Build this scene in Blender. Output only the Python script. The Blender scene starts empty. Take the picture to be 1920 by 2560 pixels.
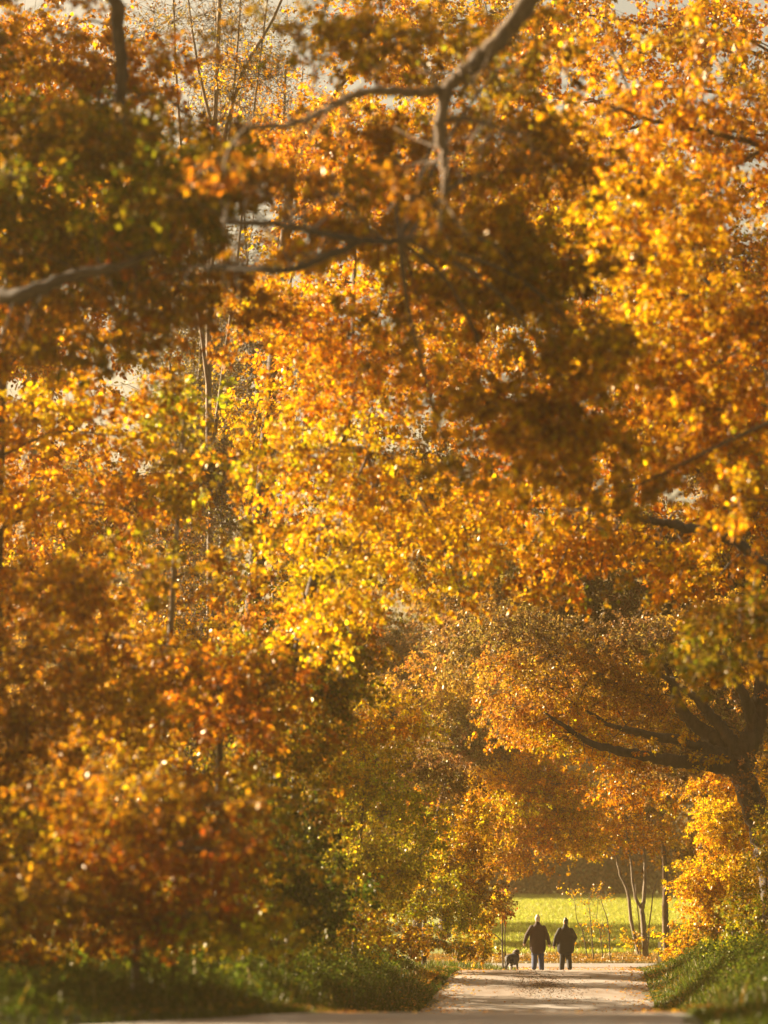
import bpy, bmesh, math
import numpy as np
from math import radians as R
from mathutils import Vector, Matrix

rng = np.random.default_rng(11)
SC = bpy.context.scene
COL = SC.collection

# ------------------------------------------------------------------ camera
CAM_Z = 1.6
FPX = 7500.0                                   # focal length in pixels of the 2560 px tall picture
TILT = math.atan((2290 - 1280) / FPX)
cam_data = bpy.data.cameras.new('camera')
cam = bpy.data.objects.new('camera', cam_data)
COL.objects.link(cam)
cam.location = (0, 0, CAM_Z)
cam.rotation_euler = (math.pi / 2 + TILT, 0, 0)
cam_data.sensor_fit = 'VERTICAL'
cam_data.sensor_height = 36
cam_data.lens = 36 * FPX / 2560
cam_data.clip_start = 0.5
cam_data.clip_end = 3000
cam_data.dof.use_dof = True
cam_data.dof.focus_distance = 100
cam_data.dof.aperture_fstop = 0.78
SC.camera = cam

# ------------------------------------------------------------------ sky, sun, exposure
SUN_AZ = -62.0                                  # degrees clockwise from the view direction
SUN_EL = 23.0
w = bpy.data.worlds.new('World')
SC.world = w
w.use_nodes = True
nt = w.node_tree
bg = nt.nodes['Background']
sky = nt.nodes.new('ShaderNodeTexSky')
sky.sky_type = 'NISHITA'
sky.sun_disc = False
sky.sun_elevation = R(SUN_EL)
sky.sun_rotation = R(SUN_AZ)
sky.air_density = 1.0
sky.dust_density = 6.0
sky.ozone_density = 0.6
tint = nt.nodes.new('ShaderNodeMix'); tint.data_type = 'RGBA'; tint.blend_type = 'MULTIPLY'
tint.inputs[0].default_value = 1.0
tint.inputs[7].default_value = (1.0, 0.82, 0.54, 1)          # warm autumn air
nt.links.new(sky.outputs['Color'], tint.inputs[6])
nt.links.new(tint.outputs[2], bg.inputs['Color'])
bg.inputs['Strength'].default_value = 0.052
sl = bpy.data.lights.new('sun', 'SUN')
sl.energy = 5.0
sl.angle = R(0.6)
sl.color = (1.0, 0.82, 0.56)
sun = bpy.data.objects.new('sun', sl)
COL.objects.link(sun)
sdir = Vector((math.sin(R(SUN_AZ)) * math.cos(R(SUN_EL)), math.cos(R(SUN_AZ)) * math.cos(R(SUN_EL)), math.sin(R(SUN_EL))))
sun.rotation_euler = sdir.to_track_quat('Z', 'Y').to_euler()
sun.location = (-40, 60, 60)
SC.view_settings.view_transform = 'Standard'
SC.view_settings.look = 'None'
SC.view_settings.exposure = 2.2
SC.view_settings.gamma = 1.0
cy = SC.cycles
cy.use_denoising = True
cy.max_bounces = 7
cy.diffuse_bounces = 5
cy.glossy_bounces = 2
cy.transmission_bounces = 3
cy.volume_bounces = 0
cy.transparent_max_bounces = 6
cy.sample_clamp_indirect = 6.0
cy.caustics_reflective = False
cy.caustics_refractive = False


# ------------------------------------------------------------------ helpers
def W(px, py, d):
    """the point at depth d (metres along +Y) on the sight line of pixel (px, py) of the 1920 x 2560 photograph"""
    c, s = math.cos(TILT), math.sin(TILT)
    x = px - 960.0
    v = 1280.0 - py
    y = FPX * c - v * s
    z = FPX * s + v * c
    k = d / y
    return np.array([x * k, d, CAM_Z + z * k])


def tag(o, label=None, cat=None, group=None, kind=None):
    if label: o['label'] = label
    if cat: o['category'] = cat
    if group: o['group'] = group
    if kind: o['kind'] = kind
    return o


def empty(name, loc=(0, 0, 0)):
    o = bpy.data.objects.new(name, None)
    o.empty_display_size = 0.3
    COL.objects.link(o)
    o.location = loc
    return o


def link(name, me, mat, parent=None):
    o = bpy.data.objects.new(name, me)
    if mat is not None:
        me.materials.append(mat)
    COL.objects.link(o)
    if parent is not None:
        o.parent = parent
        if parent.type == 'EMPTY' or parent.location.length > 0:
            o.matrix_parent_inverse = Matrix.Translation(parent.location).inverted()
    return o


def mesh_np(name, V, F, smooth=False):
    """V (n,3), F (m,k) with one face size"""
    me = bpy.data.meshes.new(name)
    V = np.ascontiguousarray(V, dtype=np.float32)
    F = np.ascontiguousarray(F, dtype=np.int32)
    m, k = F.shape
    me.vertices.add(len(V))
    me.vertices.foreach_set('co', V.ravel())
    me.loops.add(m * k)
    me.loops.foreach_set('vertex_index', F.ravel())
    me.polygons.add(m)
    me.polygons.foreach_set('loop_start', np.arange(0, m * k, k, dtype=np.int32))
    if smooth:
        me.polygons.foreach_set('use_smooth', np.ones(m, dtype=bool))
    me.update(calc_edges=True)
    return me


def mesh_py(name, verts, faces, smooth=True):
    me = bpy.data.meshes.new(name)
    me.from_pydata([tuple(map(float, v)) for v in verts], [], faces)
    if smooth:
        for p in me.polygons: p.use_smooth = True
    me.update()
    return me


def norm(v):
    return v / np.maximum(np.linalg.norm(v, axis=-1, keepdims=True), 1e-9)


def smooth(a, b, x):
    t = np.clip((x - a) / (b - a), 0, 1)
    return t * t * (3 - 2 * t)


# ------------------------------------------------------------------ materials
def mat_new(name):
    m = bpy.data.materials.new(name)
    m.use_nodes = True
    n = m.node_tree
    n.nodes.clear()
    out = n.nodes.new('ShaderNodeOutputMaterial')
    return m, n, out


def ramp(n, fac, stops):
    r = n.nodes.new('ShaderNodeValToRGB')
    while len(r.color_ramp.elements) < len(stops): r.color_ramp.elements.new(0.5)
    for e, (p, c) in zip(r.color_ramp.elements, stops):
        e.position = p
        e.color = (*c, 1)
    n.links.new(fac, r.inputs['Fac'])
    return r.outputs['Color']


def noise(n, scale, detail=4, rough=0.55, coord='Object', stretch=None):
    tc = n.nodes.new('ShaderNodeTexCoord')
    src = tc.outputs[coord]
    if stretch:
        mp = n.nodes.new('ShaderNodeMapping')
        mp.inputs['Scale'].default_value = stretch
        n.links.new(src, mp.inputs['Vector'])
        src = mp.outputs['Vector']
    t = n.nodes.new('ShaderNodeTexNoise')
    t.inputs['Scale'].default_value = scale
    t.inputs['Detail'].default_value = detail
    t.inputs['Roughness'].default_value = rough
    n.links.new(src, t.inputs['Vector'])
    return t.outputs['Fac']


def leaf_material(name, trans=0.62, gloss_rough=0.4, gloss=0.055):
    m, n, out = mat_new(name)
    at = n.nodes.new('ShaderNodeAttribute'); at.attribute_name = 'Col'
    d = n.nodes.new('ShaderNodeBsdfDiffuse')
    t = n.nodes.new('ShaderNodeBsdfTranslucent')
    g = n.nodes.new('ShaderNodeBsdfGlossy'); g.inputs['Roughness'].default_value = gloss_rough
    g.inputs['Color'].default_value = (0.95, 0.85, 0.7, 1)
    n.links.new(at.outputs['Color'], d.inputs['Color'])
    gm = n.nodes.new('ShaderNodeMix'); gm.data_type = 'RGBA'; gm.blend_type = 'MULTIPLY'; gm.inputs[0].default_value = 1.0
    gm.inputs[7].default_value = (0.98, 1.0, 0.5, 1)
    n.links.new(at.outputs['Color'], gm.inputs[6])
    n.links.new(gm.outputs[2], t.inputs['Color'])
    mx = n.nodes.new('ShaderNodeMixShader'); mx.inputs['Fac'].default_value = trans
    n.links.new(d.outputs[0], mx.inputs[1]); n.links.new(t.outputs[0], mx.inputs[2])
    fr = n.nodes.new('ShaderNodeFresnel'); fr.inputs['IOR'].default_value = 1.42
    m2 = n.nodes.new('ShaderNodeMixShader')
    mu = n.nodes.new('ShaderNodeMath'); mu.operation = 'MULTIPLY'; mu.inputs[1].default_value = gloss
    n.links.new(fr.outputs[0], mu.inputs[0]); n.links.new(mu.outputs[0], m2.inputs['Fac'])
    n.links.new(mx.outputs[0], m2.inputs[1]); n.links.new(g.outputs[0], m2.inputs[2])
    n.links.new(m2.outputs[0], out.inputs['Surface'])
    return m


def bark_material(name, c0, c1, scale=9.0):
    m, n, out = mat_new(name)
    b = n.nodes.new('ShaderNodeBsdfPrincipled')
    f = noise(n, scale, 6, 0.65, stretch=(1, 1, 0.25))
    n.links.new(ramp(n, f, [(0.3, c0), (0.72, c1)]), b.inputs['Base Color'])
    b.inputs['Roughness'].default_value = 0.85
    bp = n.nodes.new('ShaderNodeBump'); bp.inputs['Strength'].default_value = 0.7; bp.inputs['Distance'].default_value = 0.03
    n.links.new(f, bp.inputs['Height']); n.links.new(bp.outputs[0], b.inputs['Normal'])
    n.links.new(b.outputs[0], out.inputs['Surface'])
    return m


def plain_material(name, c0, c1, scale=20, rough=0.8, bump=0.0, sheen=0.0):
    m, n, out = mat_new(name)
    b = n.nodes.new('ShaderNodeBsdfPrincipled')
    f = noise(n, scale, 4)
    n.links.new(ramp(n, f, [(0.3, c0), (0.7, c1)]), b.inputs['Base Color'])
    b.inputs['Roughness'].default_value = rough
    b.inputs['Sheen Weight'].default_value = sheen
    if bump:
        bp = n.nodes.new('ShaderNodeBump'); bp.inputs['Strength'].default_value = bump; bp.inputs['Distance'].default_value = 0.01
        n.links.new(f, bp.inputs['Height']); n.links.new(bp.outputs[0], b.inputs['Normal'])
    n.links.new(b.outputs[0], out.inputs['Surface'])
    return m


M_LEAF = leaf_material('autumn_leaf')
M_GRASS = leaf_material('grass_blade', trans=0.5, gloss_rough=0.5, gloss=0.06)
M_LITTER = leaf_material('dead_leaf', trans=0.35, gloss_rough=0.5, gloss=0.2)
M_BARK = bark_material('oak_bark', (0.035, 0.025, 0.018), (0.12, 0.085, 0.055))
M_BARK_DARK = bark_material('dark_bark', (0.026, 0.018, 0.012), (0.085, 0.058, 0.036), 6)
M_BARK_PALE = bark_material('pale_bark', (0.10, 0.075, 0.05), (0.26, 0.20, 0.14), 14)
M_BARK_LIMB = bark_material('limb_bark', (0.04, 0.024, 0.013), (0.20, 0.125, 0.065), 11)
M_TWIG = plain_material('twig', (0.05, 0.032, 0.02), (0.11, 0.075, 0.045), 3)

# linear base colours of leaves
PAL = {
    'gold':   [((0.74, 0.375, 0.010), 4), ((0.70, 0.295, 0.008), 4), ((0.80, 0.48, 0.012), 3), ((0.40, 0.145, 0.010), 2), ((0.42, 0.33, 0.02), .6)],
    'yellow': [((0.82, 0.475, 0.010), 5), ((0.78, 0.39, 0.010), 3), ((0.66, 0.44, 0.016), .8), ((0.52, 0.22, 0.010), 1.4)],
    'orange': [((0.68, 0.30, 0.010), 4), ((0.58, 0.22, 0.010), 4), ((0.76, 0.44, 0.014), 3), ((0.36, 0.12, 0.010), 2)],
    'brown':  [((0.42, 0.19, 0.014), 4), ((0.30, 0.12, 0.012), 3), ((0.60, 0.33, 0.016), 2.5), ((0.26, 0.19, 0.02), 1.4)],
    'amber':  [((0.60, 0.26, 0.010), 4), ((0.46, 0.18, 0.010), 3), ((0.70, 0.41, 0.012), 2.8), ((0.28, 0.10, 0.010), 2.4)],
    'mist':   [((0.38, 0.27, 0.15), 4), ((0.30, 0.21, 0.12), 3), ((0.44, 0.32, 0.17), 2)],  # far wood's haze put into the leaf colour, paler and greyer
    'rust':   [((0.46, 0.125, 0.006), 4), ((0.56, 0.20, 0.008), 3), ((0.38, 0.07, 0.006), 3), ((0.68, 0.35, 0.012), .9)],
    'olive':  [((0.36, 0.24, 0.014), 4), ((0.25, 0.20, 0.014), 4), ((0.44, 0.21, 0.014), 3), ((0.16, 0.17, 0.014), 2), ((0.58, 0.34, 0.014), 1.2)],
    'lime':   [((0.60, 0.47, 0.02), 4), ((0.44, 0.37, 0.02), 3), ((0.70, 0.47, 0.018), 2), ((0.25, 0.24, 0.02), 2), ((0.44, 0.23, 0.015), 1)],
    'pink':   [((0.54, 0.27, 0.05), 4), ((0.60, 0.31, 0.04), 3), ((0.42, 0.19, 0.04), 3), ((0.68, 0.42, 0.04), 1.5)],
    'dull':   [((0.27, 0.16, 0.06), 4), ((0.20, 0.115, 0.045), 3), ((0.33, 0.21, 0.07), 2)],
    'green':  [((0.075, 0.11, 0.014), 4), ((0.11, 0.135, 0.018), 3), ((0.05, 0.075, 0.01), 3), ((0.20, 0.17, 0.02), 1)],
}


def colours(pal, n, pos=None):
    items = PAL[pal]
    p = np.array([k for _, k in items], float); p /= p.sum()
    c = np.array([c for c, _ in items])
    # leaves of one shoot tend to share a tint
    idx = rng.choice(len(items), n, p=p)
    out = c[idx] * rng.uniform(0.45, 1.2, (n, 1)) * rng.uniform(0.93, 1.07, (n, 3))
    return np.clip(out, 0.004, 0.85)


# ------------------------------------------------------------------ leaves
class Leaves:
    def __init__(self, six=False):
        self.P, self.D, self.N, self.L, self.Wd, self.C = [], [], [], [], [], []
        self.six = six

    def add(self, P, D, N, L, Wd, C):
        self.P.append(P); self.D.append(D); self.N.append(N); self.L.append(L); self.Wd.append(Wd); self.C.append(C)

    def mesh(self, name):
        P = np.concatenate(self.P); D = norm(np.concatenate(self.D)); N = np.concatenate(self.N)
        L = np.concatenate(self.L)[:, None]; Wd = np.concatenate(self.Wd)[:, None]; C = np.concatenate(self.C)
        S = norm(np.cross(D, N)); N = norm(np.cross(S, D))
        n = len(P)
        fold = rng.uniform(0.05, 0.4, (n, 1)); curl = rng.uniform(-0.25, 0.3, (n, 1))
        tip = P + D * L - N * L * curl
        if self.six:
            r1 = P + D * L * .30 + S * Wd * .36 + N * Wd * fold * .36
            r2 = P + D * L * .68 + S * Wd * .46 + N * Wd * fold * .46 - N * L * curl * .5
            l1 = P + D * L * .30 - S * Wd * .36 + N * Wd * fold * .36
            l2 = P + D * L * .68 - S * Wd * .46 + N * Wd * fold * .46 - N * L * curl * .5
            V = np.stack([P, r1, r2, tip, l2, l1], 1).reshape(-1, 3)
            b = (np.arange(n) * 6)[:, None]
            F = np.concatenate([b + [0, 1, 2, 3], b + [0, 3, 4, 5]], 1).reshape(-1, 4)
            k = 6
        else:
            r1 = P + D * L * .48 + S * Wd * .5 + N * Wd * fold * .5 - N * L * curl * .3
            l1 = P + D * L * .48 - S * Wd * .5 + N * Wd * fold * .5 - N * L * curl * .3
            V = np.stack([P, r1, tip, l1], 1).reshape(-1, 3)
            b = (np.arange(n) * 4)[:, None]
            F = np.concatenate([b + [0, 1, 2], b + [0, 2, 3]], 1).reshape(-1, 3)
            k = 4
        me = mesh_np(name, V, F)
        a = me.color_attributes.new('Col', 'FLOAT_COLOR', 'POINT')
        cc = np.ones((n * k, 4), np.float32)
        cc[:, :3] = np.repeat(C, k, 0)
        a.data.foreach_set('color', cc.ravel())
        return me

    def count(self):
        return sum(len(p) for p in self.P)


# ------------------------------------------------------------------ tubes (trunks, limbs, twigs)
class Tubes:
    def __init__(self):
        self.V, self.F, self.n = [], [], 0

    def add(self, pts, rad, sides=7, rough=0.0):
        pts = np.asarray(pts, float); rad = np.asarray(rad, float)
        m = len(pts)
        t = np.gradient(pts, axis=0); t = norm(t)
        up = np.array([0.0, 0, 1.0]) if abs(t[0][2]) < 0.9 else np.array([1.0, 0, 0])
        a = np.cross(t[0], up); a /= np.linalg.norm(a)
        rings = []
        ang = np.arange(sides) * 2 * math.pi / sides
        for i in range(m):
            a = a - t[i] * (a @ t[i]); a /= max(np.linalg.norm(a), 1e-9)
            b = np.cross(t[i], a)
            rr = rad[i] * (1 + (rng.uniform(-rough, rough, sides) if rough else 0))
            rings.append(pts[i] + np.outer(np.cos(ang) * rr, a) + np.outer(np.sin(ang) * rr, b))
        V = np.concatenate(rings + [pts[-1:]])
        i = np.arange(m - 1)[:, None] * sides; j = np.arange(sides)[None]
        j2 = (j + 1) % sides
        F = np.stack([i + j, i + j2, i + sides + j2, i + sides + j], -1).reshape(-1, 4)
        e = (m - 1) * sides
        cap = np.stack([e + j[0], e + j2[0], np.full(sides, m * sides), np.full(sides, m * sides)], -1)
        self.V.append(V); self.F.append(F + self.n); self.Fc = getattr(self, 'Fc', []); self.Fc.append(cap[:, :3] + self.n)
        self.n += len(V)

    def twigs(self, A, B, r):
        """many three sided twigs at once, from A to B"""
        n = len(A)
        d = norm(B - A)
        u = norm(np.cross(d, norm(rng.normal(size=(n, 3)))))
        v = np.cross(d, u)
        r = np.asarray(r).reshape(-1, 1) * np.ones((n, 1))
        q = [A + u * r, A - u * r * .5 + v * r * .87, A - u * r * .5 - v * r * .87,
             B + u * r * .4, B - u * r * .2 + v * r * .35, B - u * r * .2 - v * r * .35]
        V = np.stack(q, 1).reshape(-1, 3)
        b = (np.arange(n) * 6)[:, None]
        F = np.concatenate([b + [0, 1, 4, 3], b + [1, 2, 5, 4], b + [2, 0, 3, 5]], 1).reshape(-1, 4)
        self.V.append(V); self.F.append(F + self.n); self.n += len(V)

    def mesh(self, name):
        V = np.concatenate(self.V)
        F = np.concatenate(self.F)
        me = bpy.data.meshes.new(name)
        Fc = np.concatenate(self.Fc) if getattr(self, 'Fc', None) else np.zeros((0, 3), int)
        me.vertices.add(len(V)); me.vertices.foreach_set('co', np.ascontiguousarray(V, np.float32).ravel())
        li = np.concatenate([F.ravel(), Fc.ravel()]).astype(np.int32)
        me.loops.add(len(li)); me.loops.foreach_set('vertex_index', li)
        st = np.concatenate([np.arange(len(F)) * 4, len(F) * 4 + np.arange(len(Fc)) * 3]).astype(np.int32)
        me.polygons.add(len(st)); me.polygons.foreach_set('loop_start', st)
        me.polygons.foreach_set('use_smooth', np.ones(len(st), bool))
        me.update(calc_edges=True)
        return me


def spline(pts, n):
    """Catmull-Rom through pts"""
    P = np.asarray(pts, float)
    P = np.vstack([2 * P[0] - P[1], P, 2 * P[-1] - P[-2]])
    m = len(P) - 3
    out = []
    for k in range(n):
        u = k / (n - 1) * m
        i = min(int(u), m - 1); t = u - i
        a, b, c, d = P[i], P[i + 1], P[i + 2], P[i + 3]
        out.append(0.5 * ((2 * b) + (c - a) * t + (2 * a - 5 * b + 4 * c - d) * t * t + (-a + 3 * b - 3 * c + d) * t ** 3))
    return np.array(out)


# ------------------------------------------------------------------ ground
_ky = np.array([-80, 0, 25, 44, 52, 61, 70, 78, 88, 95, 100, 105, 110, 114, 119, 124, 127, 260, 400, 1200], float)
_kz = np.array([-.3, 0, .03, .19, -.12, -.62, -.85, -.66, -.28, -.09, -.26, -.40, -.40, -.33, -.30, -.14, .02, 3.3, 5.5, 12], float)
_ty = np.arange(-80, 1200, .25)
_tz = np.interp(_ty, _ky, _kz)
_g = np.exp(-0.5 * (np.arange(-12, 13) * .25 / 1.0) ** 2); _g /= _g.sum()
_tz = np.convolve(np.pad(_tz, 12, 'edge'), _g, 'valid')


def zr(Y): return np.interp(Y, _ty, _tz)


def left_edge(Y):
    return np.interp(Y, [-80, 0, 34, 39, 42, 45, 48, 98, 106, 113], [-9, -8.5, -7.5, -4.6, -2.4, -1.2, -.95, 2.5, 4.6, 4.9])


def right_edge(Y):
    return np.interp(Y, [-80, 0, 30, 45, 75, 98, 106, 113], [3.2, 3.2, 3.6, 4.5, 6.7, 8.3, 8.9, 9.4])


def ground(X, Y):
    X = np.asarray(X, float); Y = np.asarray(Y, float)
    r = zr(Y)
    zl = np.interp(Y, [-80, 36, 42, 62, 85, 100, 110, 114], [.1, .2, .32, .38, .05, -.15, -.36, -.33])
    zrt = np.interp(Y, [-80, 36, 50, 66, 80, 92, 105, 113], [.1, .1, .25, .35, .45, .35, -.1, -.33])
    sl_ = smooth(0.05, 2.0, left_edge(Y) - X)
    sr_ = smooth(0.05, 2.4, X - right_edge(Y))
    fade = 1 - smooth(108, 113.5, Y)
    z = r + fade * (sl_ * (zl - r) + sr_ * (zrt - r))
    off = np.maximum(left_edge(Y) - X, X - right_edge(Y))
    b = smooth(0.4, 2.5, np.where(Y < 112, off, np.minimum(np.abs(Y - 116.5) - 3.2, 3)))
    z = z + b * .05 * (np.sin(X * 1.7 + Y * .6) * np.cos(Y * 1.1 - X * .4) + .6 * np.sin(X * 3.9 - Y * 2.3))
    return z


def grid_mesh(name, xs, ys, zoff=0.0):
    Xg, Yg = np.meshgrid(xs, ys)
    Z = ground(Xg, Yg) + zoff
    V = np.stack([Xg, Yg, Z], -1).reshape(-1, 3)
    nx, ny = len(xs), len(ys)
    i = np.arange(ny - 1)[:, None] * nx + np.arange(nx - 1)[None]
    F = np.stack([i, i + 1, i + nx + 1, i + nx], -1).reshape(-1, 4)
    return mesh_np(name, V, F, True)


def axis(*segs):
    out = [segs[0][0]]
    for a, b, s in segs:
        k = max(1, int(round((b - a) / s)))
        out += list(a + (b - a) * np.arange(1, k + 1) / k)
    return np.array(out)


m, n, out = mat_new('meadow_soil')
b = n.nodes.new('ShaderNodeBsdfPrincipled')
geo = n.nodes.new('ShaderNodeNewGeometry')
sp = n.nodes.new('ShaderNodeSeparateXYZ'); n.links.new(geo.outputs['Position'], sp.inputs[0])
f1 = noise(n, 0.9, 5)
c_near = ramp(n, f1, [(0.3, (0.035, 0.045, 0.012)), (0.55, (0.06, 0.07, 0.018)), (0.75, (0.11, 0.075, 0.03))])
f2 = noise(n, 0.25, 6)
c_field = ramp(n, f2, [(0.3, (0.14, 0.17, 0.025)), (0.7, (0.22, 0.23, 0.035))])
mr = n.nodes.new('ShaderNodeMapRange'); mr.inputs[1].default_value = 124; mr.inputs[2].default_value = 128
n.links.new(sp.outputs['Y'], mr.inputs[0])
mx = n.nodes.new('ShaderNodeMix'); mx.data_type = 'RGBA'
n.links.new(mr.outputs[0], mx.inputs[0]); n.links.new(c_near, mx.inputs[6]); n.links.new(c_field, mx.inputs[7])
n.links.new(mx.outputs[2], b.inputs['Base Color']); b.inputs['Roughness'].default_value = 0.95
n.links.new(b.outputs[0], out.inputs['Surface'])
M_SOIL = m
gx = axis((-560, -60, 25), (-60, -16, 3), (-16, 24, .35), (24, 70, 3), (70, 560, 25))
gy = axis((-60, 20, 4), (20, 130, .5), (130, 300, 3), (300, 1000, 35))
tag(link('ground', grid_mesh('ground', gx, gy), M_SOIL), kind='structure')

# road surface
m, n, out = mat_new('worn_asphalt')
b = n.nodes.new('ShaderNodeBsdfPrincipled')
fa = noise(n, 1.1, 8, 0.7)
base = ramp(n, fa, [(0.3, (0.28, 0.245, 0.215)), (0.55, (0.34, 0.30, 0.265)), (0.75, (0.38, 0.34, 0.30))])
fb = noise(n, 0.35, 4, 0.6, stretch=(1, .35, 1))
dirt = ramp(n, fb, [(0.45, (0, 0, 0)), (0.68, (1, 1, 1))])
geo = n.nodes.new('ShaderNodeNewGeometry')
mp = n.nodes.new('ShaderNodeMapping'); mp.vector_type = 'POINT'
mp.inputs['Location'].default_value = (-4.5 / 1.3, -86.0 / 5.0, 0); mp.inputs['Scale'].default_value = (1 / 1.3, 1 / 5.0, 0)
n.links.new(geo.outputs['Position'], mp.inputs['Vector'])
nz = n.nodes.new('ShaderNodeTexNoise'); nz.inputs['Scale'].default_value = 1.6; nz.inputs['Detail'].default_value = 5
n.links.new(geo.outputs['Position'], nz.inputs['Vector'])
ln = n.nodes.new('ShaderNodeVectorMath'); ln.operation = 'LENGTH'; n.links.new(mp.outputs[0], ln.inputs[0])
ad = n.nodes.new('ShaderNodeMath'); ad.operation = 'MULTIPLY_ADD'; n.links.new(nz.outputs['Fac'], ad.inputs[0]); ad.inputs[1].default_value = 0.9
n.links.new(ln.outputs['Value'], ad.inputs[2])
patch = ramp(n, ad.outputs[0], [(0.62, (.85, .85, .85)), (1.0, (0, 0, 0))])
mxa = n.nodes.new('ShaderNodeMix'); mxa.data_type = 'RGBA'; n.links.new(dirt, mxa.inputs[0]); n.links.new(base, mxa.inputs[6])
mxa.inputs[7].default_value = (0.17, 0.115, 0.075, 1)
mxb = n.nodes.new('ShaderNodeMix'); mxb.data_type = 'RGBA'; n.links.new(patch, mxb.inputs[0]); n.links.new(mxa.outputs[2], mxb.inputs[6])
mxb.inputs[7].default_value = (0.10, 0.055, 0.03, 1)
n.links.new(mxb.outputs[2], b.inputs['Base Color']); b.inputs['Roughness'].default_value = 0.7
bp = n.nodes.new('ShaderNodeBump'); bp.inputs['Strength'].default_value = 0.4; bp.inputs['Distance'].default_value = 0.01
n.links.new(noise(n, 40, 3), bp.inputs['Height']); n.links.new(bp.outputs[0], b.inputs['Normal'])
n.links.new(b.outputs[0], out.inputs['Surface'])
M_ROAD = m
ys = axis((-60, 20, 2), (20, 113.6, .4))
rows, NX = [], 18
for y in ys:
    wob = .12 * math.sin(y * .9) + .08 * math.sin(y * 2.3 + 1)
    wob2 = .12 * math.sin(y * .8 + 2) + .08 * math.sin(y * 2.1)
    x = np.linspace(left_edge(y) - .1 + wob, right_edge(y) + .1 + wob2, NX)
    yy = np.full(NX, y)
    zz = ground(x, yy) + .035
    zz[[0, -1]] -= .07
    rows.append(np.stack([x, yy, zz], -1))
V = np.concatenate(rows)
i = np.arange(len(ys) - 1)[:, None] * NX + np.arange(NX - 1)[None]
F = np.stack([i, i + 1, i + NX + 1, i + NX], -1).reshape(-1, 4)
tag(link('road', mesh_np('road', V, F, True), M_ROAD), kind='structure')
m, n, out = mat_new('grey_asphalt')
b = n.nodes.new('ShaderNodeBsdfPrincipled')
n.links.new(ramp(n, noise(n, 1.5, 6, .65), [(0.3, (0.20, 0.18, 0.165)), (0.7, (0.30, 0.27, 0.25))]), b.inputs['Base Color'])
b.inputs['Roughness'].default_value = 0.65
n.links.new(b.outputs[0], out.inputs['Surface'])
tag(link('crossing_road', grid_mesh('crossing_road', axis((-70, 90, 1)), axis((113.7, 119.3, .4)), .04), m), kind='structure')


# ------------------------------------------------------------------ trees
UPV = np.array([0, 0, 1.0])
TOTAL = [0]
DENS = 2.2


def px_ellipse(e):
    """(px, py, rpx, rpy, depth, depth radius m) -> centre, radii in metres"""
    c = W(e[0], e[1], e[4])
    k = e[4] / FPX
    return c, np.array([e[2] * k, e[5], e[3] * k])


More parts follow.
